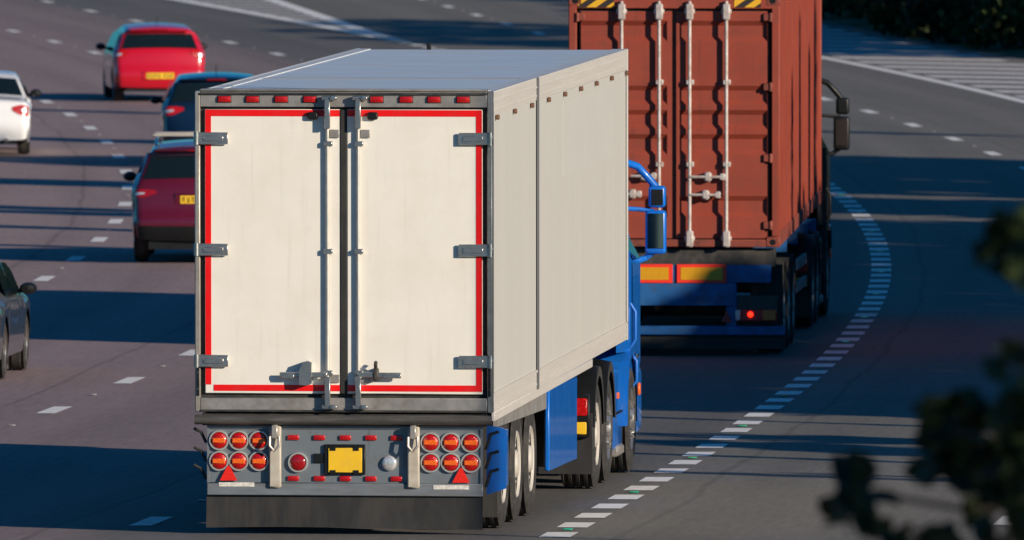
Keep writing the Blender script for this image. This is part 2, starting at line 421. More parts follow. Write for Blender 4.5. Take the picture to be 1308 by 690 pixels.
# ------------------------------------------------------------------ wheels
def wheel_meshes(r, wd, rim_r, cars=False):
    h = wd / 2
    prof = [(rim_r, -h * .82), (rim_r + .02, -h * .92), ((r + rim_r) / 2, -h * 1.02), (r - .04, -h * .95), (r - .012, -h * .86)]
    g = 4 if not cars else 2
    for k in range(g):
        c = -h * .66 + k * (h * 1.32 / (g - 1)) if g > 1 else 0
        prof += [(r, c - .022), (r - .014, c - .012), (r - .014, c + .012), (r, c + .022)]
    prof += [(r - .012, h * .86), (r - .04, h * .95), ((r + rim_r) / 2, h * 1.02), (rim_r + .02, h * .92), (rim_r, h * .82)]
    return MB().lathe(prof, (0, 0, 0), 'x', 40).mesh('tyre')
T_TYRE = wheel_meshes(.50, .33, .285)
def truck_rim(nuts, bulge):
    mb = MB()                                    # outer face towards +x
    mb.lathe([(.29, -.14), (.294, .146), (.284, .158), (.268, .140), (.245, .110), (.19, .105 + bulge * .6), (.14, .12 + bulge), (.12, .14 + bulge), (.10, .165 + bulge), (.0, .175 + bulge)], (0, 0, 0), 'x', 32)
    for k in range(10):
        t = 2 * math.pi * k / 10
        mb.lathe([(.019, 0), (.019, .05 if nuts else .03), (.0, .062 if nuts else .035)], (.105 + bulge * .8, .168 * math.cos(t), .168 * math.sin(t)), 'x', 8)
    return mb.mesh('rim')
RIM_T = truck_rim(False, .0); RIM_C = truck_rim(True, .02)
RIM_T.materials.append(M['white_rim']); RIM_C.materials.append(mat('polished_rim', (.42, .41, .40), .22, metal=.75, var=.15, scale=14, dirt=(.10, .09, .08), dscale=10, damt=.7)); T_TYRE.materials.append(M['tyre'])
def truck_wheel(parent, side, y, chrome=False, x=1.075, r=.5, tone=None):
    wv = obj('wheel', T_TYRE, 'tyre', parent, loc=(side * x, y, r + .005), rot=(random.random() * 0, 0, 0 if side > 0 else math.pi))
    o = obj('rim', RIM_C if chrome else RIM_T, 'chrome', wv); o.rotation_euler = (random.random() * 6, 0, 0)

# ------------------------------------------------------------------ white box trailer
HEAD1 = 0.092
X1, Y1 = -1.44, 130.0
F1 = frame(X1, Y1, HEAD1)
tr = thing('semi_trailer', 'white refrigerated box semi trailer with red taped rear doors, nearest lorry', 'trailer', mtx=F1)
ZB, HB, LB, HW = 1.045, 2.745, 13.6, 1.275
TILT = dict(loc=(0, 0, ZB), rot=(.0174, 0, 0))     # the box rides slightly nose up
def tb(name, b, m, parent=tr, bev=.004): return obj(name, MB().box(*b, bev=bev), m, parent, **(TILT if parent is tr else {}))
# shell: side walls, front wall, floor
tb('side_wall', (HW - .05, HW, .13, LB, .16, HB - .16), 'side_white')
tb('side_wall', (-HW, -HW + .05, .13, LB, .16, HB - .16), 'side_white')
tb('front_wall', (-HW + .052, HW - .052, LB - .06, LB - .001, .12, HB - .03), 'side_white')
tb('floor', (-HW + .01, HW - .01, .13, LB - .01, .02, .11), 'dark_steel')
sw = [o for o in tr.children if o.name.startswith('side_wall')][0]
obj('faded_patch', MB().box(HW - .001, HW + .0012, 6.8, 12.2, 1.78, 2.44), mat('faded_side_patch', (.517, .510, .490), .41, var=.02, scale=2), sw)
top_r = tb('top_rail', (HW - .03, HW + .006, .131, LB + .004, HB - .20, HB - .001), 'rail')
tb('top_rail', (-HW - .006, -HW + .03, .131, LB + .004, HB - .20, HB - .001), 'rail')
obj('rail_bead', MB().box(HW + .004, HW + .014, .14, LB, HB - .09, HB - .075).box(HW + .004, HW + .012, .14, LB, HB - .165, HB - .155), 'rail', top_r)
mk = MB().box(0, .03, -.03, .03, -.022, .022, bev=.006).mesh('side_marker')
mk.materials.append(mat('brown_marker', (.12, .055, .03), .4, var=.2))
for k in range(9): obj('side_marker', mk, 'orange', top_r, loc=(HW + .006, .30 + k * 1.64, HB - .225))
lo = tb('bottom_rail', (HW - .03, HW + .006, .131, LB + .003, -.0, .159), 'rail')
obj('rail_bead', MB().box(HW + .004, HW + .016, .14, LB, .150, .172).box(HW + .004, HW + .012, .14, LB, .04, .05), 'rail', lo)
tb('bottom_rail', (-HW - .006, -HW + .03, .131, LB + .003, 0, .159), 'rail')
tb('lower_skirt', (HW - .02, HW + .009, .135, 9.8, -.075, .0), 'rail')
tb('seam_strip', (HW + .0065, HW + .022, 4.14, 4.24, -.0, HB + .001), mat('seam_rubber', (.10, .105, .115), .6))
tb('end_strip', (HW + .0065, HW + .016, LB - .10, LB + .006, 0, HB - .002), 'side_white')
rf = tb('roof', (-HW + .031, HW - .031, .131, LB - .002, HB - .05, HB - .012), 'roof')
obj('roof_seam', MB().box(-HW + .14, HW - .14, 4.13, 4.23, HB - .013, HB - .006), mat('roof_seam_grey', (.22, .24, .27), .5), rf)
obj('roof_edge_strip', MB().box(-HW + .07, HW - .03, .20, .245, HB - .013, HB + .006, bev=.004), mat('cream_edge', (.62, .55, .47), .5, dirt=(.3, .25, .2), dscale=6), rf)
obj('roof_edge_strip', MB().box(-HW + .03, -HW + .13, .2, LB - .02, HB - .013, HB - .004).box(HW - .13, HW - .03, .25, LB - .02, HB - .013, HB - .004), mat('roof_edge_grey', (.55, .57, .60), .5, var=.06, scale=3), rf)
obj('roof_stud', MB().box(-.61, -.57, LB - .08, LB - .03, HB - .013, HB + .055, bev=.006), 'black', rf)
# rear frame
for s in (-1, 1):
    p_ = tb('corner_post', (min(s * (HW + .004), s * 1.232), max(s * (HW + .004), s * 1.232), 0, .13, 0, HB + .004), 'post_metal', bev=.008)
    obj('hinge_bolt_plate', MB().box(min(s * 1.24, s * 1.262), max(s * 1.24, s * 1.262), -.012, .002, .14, .40, bev=.003), 'black', p_)
    for zz in (.2, .34): obj('bolt', MB().lathe([(.009, 0), (.009, -.008), (0, -.009)], (s * 1.251, -.012, zz), 'y', 8), 'dark_steel', p_)
hd = tb('header', (-1.2318, 1.2318, .004, .13, 2.612, HB + .002), 'galv', bev=.004)
obj('header_cap', MB().box(-1.2315, 1.2315, -.012, .10, HB + .0025, HB + .022, bev=.005), 'galv', hd)
obj('header_gutter', MB().box(-1.2315, 1.2315, -.016, .003, 2.718, 2.736, bev=.003), 'dark_steel', hd)
lm = MB().box(-.055, .055, -.022, 0, -.026, .026, bev=.009, seg=2).mesh('marker_lamp')
for px in (285, 321.4, 358.5, 395.4, 481.5, 519.3, 555.4, 593):
    o = obj('marker_lamp', lm, 'red', hd, loc=((px - 438.5) / 150.2, .004, 2.678))
    obj('lamp_base', MB().box(-.062, .062, -.006, -.0005, -.031, .031, bev=.003), 'dark_steel', o)
sl = tb('sill', (-1.2318, 1.2318, .002, .13, .0, .125), 'galv', bev=.006)
obj('sill_lip', MB().box(-1.231, 1.231, -.010, .0015, .004, .022, bev=.003), 'dark_steel', sl)
tb('door_gasket', (-1.2315, 1.2315, .045, .12, .126, 2.611), 'rubber', bev=0)
def tdoor(s):
    x0, x1 = (.030, 1.192) if s > 0 else (-1.192, -.030)
    d = tb('rear_door', (x0, x1, .012, .044, .160, 2.592), 'door_white', bev=.006)
    b = obj('reflective_tape', MB().box(s * 1.138 if s > 0 else -1.188, 1.188 if s > 0 else -1.138, .0085, .0118, .236, 2.532), 'tape', d)
    obj('reflective_tape', MB().box(x0 + .004, x1 - .004, .0085, .0118, 2.5325, 2.588), 'tape', d)
    obj('reflective_tape', MB().box(x0 + (.004 if s > 0 else .075), x1 - .004, .0085, .0118, .182, .2355), 'tape', d)
    rx = .127 if s > 0 else -.137
    rod = obj('lock_rod', MB().path([(rx, -.012, .055), (rx, -.012, 2.685)], .0165, 12), 'rod', d)
    for zz in (.34, 1.38, 2.30):
        obj('rod_guide', MB().box(rx - .03, rx + .045, -.034, .0115, zz - .022, zz + .022, bev=.006), 'stainless', rod)
    for zz, q in ((.05, 1), (2.69, -1)):
        obj('rod_cam', MB().box(rx - .045, rx + .085, -.062, -.012, zz - .018, zz + .018, bev=.006)
            .box(rx - .02, rx + .028, -.068, -.02, min(zz, zz + q * .26), max(zz, zz + q * .26) if q > 0 else zz, bev=.005)
            .lathe([(.022, 0), (.022, -.018), (0, -.02)], (rx + .055, -.062, zz), 'y', 10), 'stainless', rod)
    obj('keeper_plate', MB().box(min(.05, .05) if s < 0 else .0, 0.0, 0, 0, 0, 0) if False else MB().box(rx + .02, rx + .10, -.006, .0112, 2.35, 2.42, bev=.004).box(rx + .02, rx + .10, -.006, .0112, .255, .325, bev=.004), 'galv', d)
    obj('door_stop', MB().box(rx + s * .06 - .06, rx + s * .06 + .06, -.03, .008, 2.50, 2.55, bev=.01) if False else MB().box(min(rx + s * .08, rx + s * .17), max(rx + s * .08, rx + s * .17), -.03, .008, 2.505, 2.57, bev=.012), 'black', d)
    # handle bar at the foot of the rod
    hz = .325
    if s < 0:
        h = obj('door_handle', MB().box(-.545, rx, -.060, -.044, hz - .022, hz + .022, bev=.006).box(-.53, -.42, -.064, -.040, hz - .035, hz + .005, bev=.006), 'stainless', d)
        obj('lock_cover', MB().prism([(-.375, .24), (-.30, .235), (-.27, .25), (-.27, .43), (-.30, .445), (-.34, .435), (-.375, .36)], -.085, .0115, 'xz'), 'stainless', d)
    else:
        h = obj('door_handle', MB().box(rx, .50, -.060, -.044, hz - .022, hz + .022, bev=.006).box(.34, .50, -.066, -.040, hz - .028, hz + .008, bev=.006), 'stainless', d)
        obj('handle_catch', MB().box(.26, .305, -.075, .0115, hz - .05, hz + .06, bev=.012).path([(.282, -.05, hz + .05), (.282, -.075, hz + .09), (.282, -.05, hz + .11)], .016, 8), 'dark_steel', d)
    for pv in (175, 318, 461):
        z = (527 - pv) / 150.2
        a, b2 = (s * .99, s * (HW + .010)); lo_, hi_ = min(a, b2), max(a, b2)
        hg = obj('hinge', MB().box(lo_, hi_, -.026, -.006, z - .052, z + .052, bev=.005).box(min(s * 1.03, s * 1.2), max(s * 1.03, s * 1.2), -.036, -.026, z - .022, z + .022, bev=.004)
                 .box(min(s * 1.0, s * 1.17), max(s * 1.0, s * 1.17), -.012, .0115, z - .045, z + .045).path([(s * 1.262, -.022, z - .056), (s * 1.262, -.022, z + .056)], .02, 10), 'stainless', d)
    return d
tdoor(-1); tdoor(1)
obj('centre_seal', MB().box(-.029, .029, .004, .046, .160, 2.592, bev=.006), 'rubber', tr, **TILT)

# running gear under the box
box('chassis_beam', (-.62, -.46, .3, 13.2, .72, 1.02), 'dark_steel', tr)
box('chassis_beam', (.46, .62, .3, 13.2, .72, 1.02), 'dark_steel', tr)
obj('rear_buffer', MB().path([(-1.278, -.02, .982), (1.272, -.02, .982)], .043, 14), mat('worn_bar', (.085, .08, .075), .45, metal=.4, var=.2, scale=8, dirt=(.18, .17, .16), dscale=6, damt=.6, stretch=(.3, 3, 3)), tr)
box('sub_frame', (-1.22, 1.22, .03, .35, .93, 1.035), 'dark_steel', tr)
# lamp board
bd = box('lamp_board', (-1.175, 1.19, .05, .075, .44, .925), 'panel', tr, bev=.004)
def PX(u): return (u - 438.5) / 150.2
def PZ(v): return (684 - v) / 150.2
obj('board_lip', MB().box(-1.178, 1.193, .02, .0745, .333, .439, bev=.006), 'panel_lip', bd)
obj('board_frame', MB().box(-1.178, -1.160, .035, .0495, .44, .93).box(1.172, 1.193, .035, .0495, .44, .93).box(-1.1595, 1.1715, .035, .0495, .905, .93), 'panel_lip', bd)
LENS = MB().lathe([(.068, 0), (.068, -.022), (.058, -.033), (.03, -.037), (0, -.038)], (0, 0, 0), 'y', 24).mesh('lens')
RING = MB().lathe([(.087, 0), (.087, -.020), (.084, -.028), (.073, -.028), (.0685, -.012), (.0685, 0)], (0, 0, 0), 'y', 24).mesh('lamp_ring')
BAR = MB().box(-.054, .054, -.044, -.02, -.021, .021, bev=.004).mesh('indicator_bar')
BAR.materials.append(M['orange']); RING.materials.append(mat('lamp_ring_metal', (.62, .60, .57), .3, metal=.55)); LENS.materials.append(M['red'])
for us, vs in (((277, 302.5, 328.5), (563.5, 590)), ((550, 576, 602), (565, 591))):
    for u in us:
        for v in vs:
            o = obj('tail_lamp', LENS, 'red', bd, loc=(PX(u), .05, PZ(v)))
            obj('lamp_ring', RING, 'chrome', bd, loc=(PX(u), .05, PZ(v)))
            if not (u == 328.5 and v > 600): obj('indicator_bar', BAR, 'orange', o)
            o.scale = (1, 1, 1)
o = obj('fog_lamp', LENS.copy(), 'red', bd, loc=(PX(379), .05, PZ(591.5))); o.data.materials.clear(); o.data.materials.append(M['deep_red'])
obj('lamp_ring', RING, 'chrome', bd, loc=(PX(379), .05, PZ(591.5)))
o = obj('reversing_lamp', LENS.copy(), 'clear', bd, loc=(PX(497), .05, PZ(592))); o.data.materials.clear(); o.data.materials.append(M['clear'])
o.scale = (.95, 1, .95)
sm = MB().box(-.05, .05, -.02, 0, -.022, .022, bev=.008, seg=2).mesh('small_lamp'); sm.materials.append(M['red'])
for v in (559.5, 612):
    for u in (373, 406.5, 440, 473, 506): obj('small_red_lamp', sm, 'red', bd, loc=(PX(u), .05, PZ(v)))
tri = MB().prism([(-.075, -.06), (.075, -.06), (.01, .065), (-.01, .065)], -.016, 0, 'xz').mesh('reflector_triangle'); tri.materials.append(mat('red_reflector', (.75, .02, .01), .3, var=.2, scale=60, coat=.5))
for u, v in ((289.5, 606), (589.5, 607.5)): obj('reflector_triangle', tri, 'red', bd, loc=(PX(u), .034, PZ(v)))
for u, v in ((300, 620), (577, 622.5)): box('serial_strip', (-.152, .152, -.004, 0, -.018, .018), 'white_plate', bd, bev=0, loc=(PX(u), .0195, PZ(v) + .0))
hold = obj('plate_holder', MB().box(PX(413), PX(466), .02, .0495, PZ(607), PZ(568), bev=.006).box(PX(399), PX(413), .03, .0495, PZ(592), PZ(580), bev=.004), 'black', bd)
obj('number_plate', MB().box(PX(418.5), PX(462), .012, .0198, PZ(604), PZ(572.5), bev=.003), 'plate', hold)
obj('plate_clip', MB().box(PX(421), PX(428), .006, .0118, PZ(576), PZ(570)).box(PX(451), PX(458), .006, .0118, PZ(576), PZ(570)).box(PX(421), PX(428), .006, .0118, PZ(606), PZ(601)).box(PX(451), PX(458), .006, .0118, PZ(606), PZ(601)), 'black', hold)
for u in (350, 528.5):
    ps = box('stanchion', (PX(u) - .052, PX(u) + .052, -.012, .0345, .40, .93), 'cream_post', tr, bev=.012)
    obj('hook', MB().box(PX(u) - .03, PX(u) + .03, -.06, -.0125, .82, .94, bev=.01)
        .path([(PX(u) - .04, -.05, .84), (PX(u) - .04, -.06, .76), (PX(u), -.06, .715), (PX(u) + .04, -.06, .76), (PX(u) + .04, -.05, .84)], .013, 8), 'post_metal', ps)
def flap(u, v):
    return (-1.185 + 2.375 * u, .06 + .02 * math.sin(u * 9) * (1 - v) - .03 * (1 - v), .055 + .275 * v + .008 * math.sin(u * 5) * (1 - v))
obj('rear_flap', MB().grid(flap, 24, 4), 'flap', tr)
hk = [(0, 0, 0), (-.07, -.0, .01), (-.10, -.0, .045)]
for v in (553, 577, 600):
    obj('rubber_hook', MB().path([(-1.19, .08, PZ(v + 14)), (-1.235, .08, PZ(v)), (-1.28, .08, PZ(v - 3)), (-1.295, .08, PZ(v - 5))], .013, 8), 'rubber', tr)
# blue corner locker behind the right lamp board, with rubber hooks
bl = obj('corner_panel', MB().box(1.225, 1.25, -.0, .95, .345, .93, bev=.004).box(1.22, 1.395 - .0, .012, .035, .36, .92, bev=.004) if False else MB().prism([(1.222, .345), (1.39, .40), (1.39, .90), (1.35, .92), (1.222, .94)], .06, .09, 'xz').box(1.355, 1.385, .0905, .30, .42, .90, bev=.004), 'blue', tr)
for v in (554, 579, 602):
    obj('rubber_hook', MB().path([(1.215, .05, PZ(v + 20)), (1.245, .03, PZ(v + 8)), (1.26, .03, PZ(v)), (1.33, .03, PZ(v - 3))], .013, 8), 'rubber', bl)
for s in (-1, 1):
    for yy in (1.54, 2.85, 4.16): truck_wheel(tr, s, yy)
    # mudguards
    for yy in (1.54, 2.85, 4.16):
        mg = MB().grid(lambda a, b: (s * (.90 + .29 * b), yy + .58 * math.cos(R(20 + 140 * a)), .5 + .53 * math.sin(R(20 + 140 * a))), 14, 1)
        obj('mudguard', mg, 'rubber', tr)
    box('mud_flap', (s * .92 if s > 0 else -1.24, 1.24 if s > 0 else s * .92, .86, .875, .12, .92), 'flap', tr, bev=.003)
    box('side_rail', (1.20 if s > 0 else -1.25, 1.25 if s > 0 else -1.20, .85, 5.45, .90, 1.06), 'galv', tr)
    sp = obj('side_skirt', MB().box(1.215 if s > 0 else -1.262, 1.262 if s > 0 else -1.215, 5.64, 8.43, .34, 1.10, bev=.012), 'blue', tr)
    obj('skirt_edge', MB().box(min(s * 1.263, s * 1.268), max(s * 1.263, s * 1.268), 5.7, 8.37, 1.05, 1.07), 'blue', sp)
for yy in (1.54, 2.85, 4.16):
    obj('axle', MB().path([(-1.0, yy, .505), (1.0, yy, .505)], .075, 12), 'dark_steel', tr)
box('landing_gear', (.85, .98, 9.2 - 1.0, 9.35 - 1.0, .28, 1.03), 'dark_steel', tr)
box('landing_gear', (-.98, -.85, 9.2 - 1.0, 9.35 - 1.0, .28, 1.03), 'dark_steel', tr)
box('air_tank', (-.4, .4, 6.0, 7.2, .55, .90), 'dark_steel', tr, bev=.12)

# ------------------------------------------------------------------ tractor units (local y = 0 at the rear of the chassis)
def tractor(name, label, paint, mtx, chrome=True, trim='dull'):
    t = thing(name, label, 'lorry cab', mtx=mtx)
    box('chassis_beam', (-.50, -.38, 0, 5.6, .62, .95), 'dark_steel', t)
    box('chassis_beam', (.38, .50, 0, 5.6, .62, .95), 'dark_steel', t)
    axles = ((.75, False), (2.1, chrome), (4.55, chrome))
    for s in (-1, 1):
        for yy, ch in axles: truck_wheel(t, s, yy, ch, x=1.07 if yy < 4 else 1.10)
        for yy in (.75, 2.1):
            mg = MB().grid(lambda a, b: (s * (.72 + .53 * b) , yy + .60 * math.cos(R(8 + 164 * a)), .5 + (.66 - .03 * (2 * b - 1) ** 2) * math.sin(R(8 + 164 * a))), 20, 6)
            g = obj('mudguard', mg, 'black', t)
            mg = MB().grid(lambda a, b: (s * 1.25, yy + (.60 - .10 * b) * math.cos(R(8 + 164 * a)), .5 + (.63 - .09 * b) * math.sin(R(8 + 164 * a))), 20, 1)
            obj('guard_rim', mg, 'rubber', g)
        box('mud_flap', (min(s * .74, s * 1.24), max(s * .74, s * 1.24), .05, .065, .16, .72), 'flap', t, bev=.003)
        # tail lamp cluster
        tl = box('tail_lamp_box', (min(s * 1.02, s * 1.22), max(s * 1.02, s * 1.22), -.02, .045, .50, .90), 'black', t, bev=.01)
        obj('tail_lamp', MB().box(min(s * 1.04, s * 1.20), max(s * 1.04, s * 1.20), -.04, -.0205, .70, .86, bev=.012), 'red', tl)
        obj('side_reflector', MB().box(min(s * 1.05, s * 1.19), max(s * 1.05, s * 1.19), -.035, -.0205, .53, .64, bev=.006), 'plate', tl)
        # fuel tank / side fairing with steps
        fr = obj('side_fairing', MB().box(min(s * .80, s * 1.215), max(s * .80, s * 1.215), 2.78, 3.90, .26, 1.02, bev=.05, seg=3), paint, t)
        obj('fairing_strip', MB().box(min(s * 1.2, s * 1.225), max(s * 1.2, s * 1.225), 2.85, 3.85, .60, .62), 'black', fr)
        obj('fairing_lamp', MB().box(min(s * 1.2, s * 1.232), max(s * 1.2, s * 1.232), 3.3, 3.4, .74, .80, bev=.006), 'orange', fr)
        obj('lower_step', MB().box(min(s * .9, s * 1.235), max(s * .9, s * 1.235), 3.2, 3.92, .20, .30, bev=.02), 'galv', fr)
        # front wheel arch
        ar = obj('wheel_arch', MB().grid(lambda a, b: (s * (.80 + .455 * b), 4.55 + .64 * math.cos(R(-5 + 190 * a)), .52 + .66 * math.sin(R(-5 + 190 * a))), 22, 4), paint, t)
        obj('arch_lip', MB().grid(lambda a, b: (s * (1.255 + .01 * b), 4.55 + (.64 - .07 * b) * math.cos(R(-5 + 190 * a)), .52 + (.66 - .07 * b) * math.sin(R(-5 + 190 * a))), 22, 2), paint, ar)
        # air deflector at the back of the cab
        obj('air_deflector', MB().grid(lambda a, b: (s * (1.16 + .085 * b), 3.88 + .62 * b, 1.15 + .95 * a), 6, 4), paint, t)
    # cab shell: a rounded body lofted upwards
    def sect(z):
        k = (z - .95) / 2.6
        hw = 1.235 - .16 * min(1, max(0, (k - .40) / .12))
        y0 = 4.38 + .0 * k; y1 = 6.28 - .16 * k - .30 * max(0, k - .35) ** 2
        return hw, y0, y1
    def cab(a, b):
        z = .95 + 2.6 * b
        hw, y0, y1 = sect(z); rr = .22
        pts = []
        per = a * 4
        # superellipse footprint
        th = 2 * math.pi * a - math.pi / 4
        c, s_ = math.cos(th), math.sin(th); e = .28
        sx = math.copysign(abs(c) ** e, c); sy = math.copysign(abs(s_) ** e, s_)
        f = 1 - (.10 * max(0, (b - .88) / .12) ** 2)
        return (hw * sx * f, (y0 + y1) / 2 + (y1 - y0) / 2 * sy * f, z)
    body = obj('cab_body', MB().grid(cab, 72, 20), paint, t)
    obj('cab_roof', MB().box(-1.05, 1.05, 4.55, 5.85, 3.46, 3.548, bev=.03), paint, body)
    obj('roof_fairing', MB().prism([(4.42, 3.5), (5.7, 3.5), (5.4, 3.66), (4.9, 3.80), (4.42, 3.84)], -1.05, 1.05, 'yz'), paint, t)
    obj('windscreen', MB().grid(lambda a, b: (-1.08 + 2.16 * a, sect(1.95 + .95 * b)[2] - .0 + .012 - .10 * (2 * a - 1) ** 4, 1.95 + .95 * b), 12, 4), 'glass', body)
    for s in (-1, 1):
        dr = obj('cab_door', MB().grid(lambda a, b: (s * (sect(1.0 + 1.9 * b)[0] + .006), 4.85 + .98 * a, 1.0 + 1.9 * b), 4, 8), paint, body)
        obj('side_window', MB().grid(lambda a, b: (s * (sect(2.0 + .8 * b)[0] + .013), 4.95 + .80 * a - .12 * b * a, 2.0 + .8 * b), 4, 4), 'glass', dr)
        obj('grab_handle', MB().path([(s * 1.235, 4.62, 1.18), (s * 1.285, 4.62, 1.26), (s * 1.285, 4.62, 1.52), (s * 1.235, 4.62, 1.60)], .017, 8), paint, dr)
        obj('grab_handle', MB().path([(s * 1.235, 4.72, .80), (s * 1.29, 4.72, .86), (s * 1.29, 4.72, 1.05), (s * 1.235, 4.72, 1.12)], .015, 8), paint, dr)
        obj('round_lamp', MB().lathe([(.04, 0), (.04, .03), (.02, .05), (0, .055)], (s * 1.24 if s > 0 else -1.295, 5.0, 1.10), 'x', 14), 'chrome', body)
        obj('step_panel', MB().box(min(s * .95, s * 1.235), max(s * .95, s * 1.235), 5.28, 6.1, .35, .96, bev=.06, seg=3), paint, body)
        obj('turn_lamp', MB().box(min(s * 1.236, s * 1.27), max(s * 1.236, s * 1.27), 5.45, 5.55, .70, .82, bev=.012), 'orange', body)
        # mirrors on two arms
        mr = obj('mirror_arm', MB().path([(s * 1.07, 5.80, 2.92), (s * 1.20, 5.98, 2.87), (s * 1.30, 6.02, 2.76), (s * 1.40, 6.02, 2.64)], .036, 10), paint, t)
        obj('mirror_arm', MB().path([(s * 1.07, 5.85, 2.47), (s * 1.20, 6.0, 2.46), (s * 1.36, 6.02, 2.44)], .022, 8), paint, t)
        obj('mirror_arm', MB().path([(s * 1.15, 5.85, 1.95), (s * 1.27, 6.02, 1.99), (s * 1.36, 6.02, 2.06)], .03, 8), paint, t)
        for (z0, z1, x0, x1) in ((2.03, 2.45, 1.275, 1.475), (2.475, 2.685, 1.305, 1.47)):
            sh = obj('mirror_shell', MB().box(min(s * x0, s * x1), max(s * x0, s * x1), 5.95, 6.10, z0, z1, bev=.035, seg=3), paint, mr)
        obj('mirror_glass', MB().box(min(s * 1.298, s * 1.452), max(s * 1.298, s * 1.452), 5.944, 5.952, 2.085, 2.42, bev=.003), 'mirror', mr)
        obj('mirror_glass', MB().box(min(s * 1.338, s * 1.448), max(s * 1.338, s * 1.448), 5.944, 5.952, 2.50, 2.65, bev=.003), 'black', mr)
    obj('bumper', MB().box(-1.22, 1.22, 5.9, 6.36, .30, .96, bev=.10, seg=3), paint, t)
    for s in (-1, 1): obj('headlamp', MB().box(min(s * .75, s * 1.12), max(s * .75, s * 1.12), 6.33, 6.37, .62, .82, bev=.012), 'clear', t)
    box('fifth_wheel', (-.5, .5, 1.1, 2.0, .95, 1.06), 'dark_steel', t, bev=.02)
    for yy, ch in axles: obj('axle', MB().path([(-1.0, yy, .505), (1.0, yy, .505)], .08, 12), 'dark_steel', t)
    box('engine_block', (-.4, .4, 4.3, 6.0, .45, 1.1), 'dark_steel', t, bev=.04)
    return t
def along(mtx, dist, lat=0.0):
    p = mtx @ Vector((lat, dist, 0)); return p
p = along(F1, 9.5, .065)
tractor('tractor_unit', 'bright blue lorry cab pulling the white box trailer', 'blue', frame(p.x, p.y, HEAD1 - .008))

# ------------------------------------------------------------------ container lorry
HEAD2 = 0.060
X2, Y2 = 1.87, 175.6
F2 = frame(X2, Y2, HEAD2)
ct = thing('container_trailer', 'blue skeletal trailer with red and yellow marker boards carrying the container', 'trailer', mtx=F2)
def QX(u): return (u - 861) / 110.8
def QZ(v): return (458 - v) / 110.8
CB = 1.265
cm = F2 @ Matrix.Translation((0, 0, CB)) @ Matrix.Rotation(.015, 4, 'X')
cn = thing('shipping_container', 'rusty red corrugated shipping container with four lock bars on its doors', 'container', mtx=cm)
CH, CL, CW = 2.90, 12.19, 1.219
def cz(v): return QZ(v) - CB
def cb(name, b, m='container', parent=cn, bev=.004): return obj(name, MB().box(*b, bev=bev), m, parent)
# doors: horizontal grooves pressed into each leaf
grooves = [(30, 54), (113, 135), (144, 166), (175, 199), (254, 278)]
prof = [(.10, .0)]
for v0, v1 in reversed(grooves):
    za, zb = cz(v1), cz(v0)
    prof += [(za - .012, 0), (za + .045, .04), (zb - .045, .04), (zb + .012, 0)]
prof.append((2.72, 0))
gx = {1: (QX(868), QX(980)), -1: (QX(742), QX(852))}
for s in (-1, 1):
    x0, x1 = (.025, 1.075) if s > 0 else (-1.075, -.025)
    d = MB()
    gx0, gx1 = gx[s]
    for (za, ya), (zb, yb) in zip(prof, prof[1:]):
        d.quad((gx0, .02 + ya, za), (gx1, .02 + ya, za), (gx1, .02 + yb, zb), (gx0, .02 + yb, zb))
    for xa, xb in ((x0, gx0), (gx1, x1)):
        d.box(xa, xb, .02, .07, .10, 2.72)
    dr = obj('container_door', d, 'container', cn)
    for u in ((794, 842) if s < 0 else (881, 928)):
        x = QX(u)
        rod = obj('lock_bar', MB().path([(x, -.038, .04), (x, -.038, 2.84)], .021, 12), 'cont_rod', dr)
        for zz in (.10, 2.72):
            obj('bar_cam', MB().box(x - .045, x + .045, -.075, .0, zz - .10, zz + .09, bev=.015).box(x - .06, x + .06, -.06, .0, zz - .03, zz + .03, bev=.01), 'cont_rod', rod)
        for v in (107, 212):
            obj('bar_bracket', MB().box(x - .04, x + .05, -.055, .0195, cz(v) - .03, cz(v) + .03, bev=.008), 'cont_rod', rod)
    for (u0, u1, v) in (((806, 839, 227), (796, 820, 250)) if s < 0 else ((882, 927, 228), (882, 921, 251))):
        zz = cz(v); x0_, x1_ = QX(u0), QX(u1)
        h = obj('door_handle', MB().path([(x0_, -.05, zz), (x0_ + (x1_ - x0_) * .5, -.065, zz), (x1_, -.05, zz)], .017, 8)
                .box((x0_ + x1_) / 2 - .045, (x0_ + x1_) / 2 + .045, -.08, .019, zz - .055, zz + .055, bev=.02).box(x1_ - .07, x1_, -.07, -.03, zz - .04, zz + .04, bev=.012), 'cont_rod', dr)
    for v in (24, 113, 204, 290):
        zz = cz(v)
        obj('hinge', MB().box(min(s * 1.03, s * 1.14), max(s * 1.03, s * 1.14), -.012, .019, zz - .045, zz + .045, bev=.008).path([(s * 1.115, -.008, zz - .05), (s * 1.115, -.008, zz + .05)], .02, 8), 'container_dark', dr)
cb('door_gasket', (-1.10, 1.10, .065, .09, .08, 2.745), 'gasket', bev=0)
cb('door_sill', (-1.21, 1.21, .003, .12, 0, .085), 'container_dark', bev=.008)
hdr = cb('door_header', (-1.21, 1.21, .001, .12, 2.75, CH), 'container', bev=.008)
for u0, u1 in ((738, 784), (938, 972)):
    obj('caution_stripe', MB().box(QX(u0), QX(u1), -.004, .0005, 2.765, 2.88), 'caution', hdr)
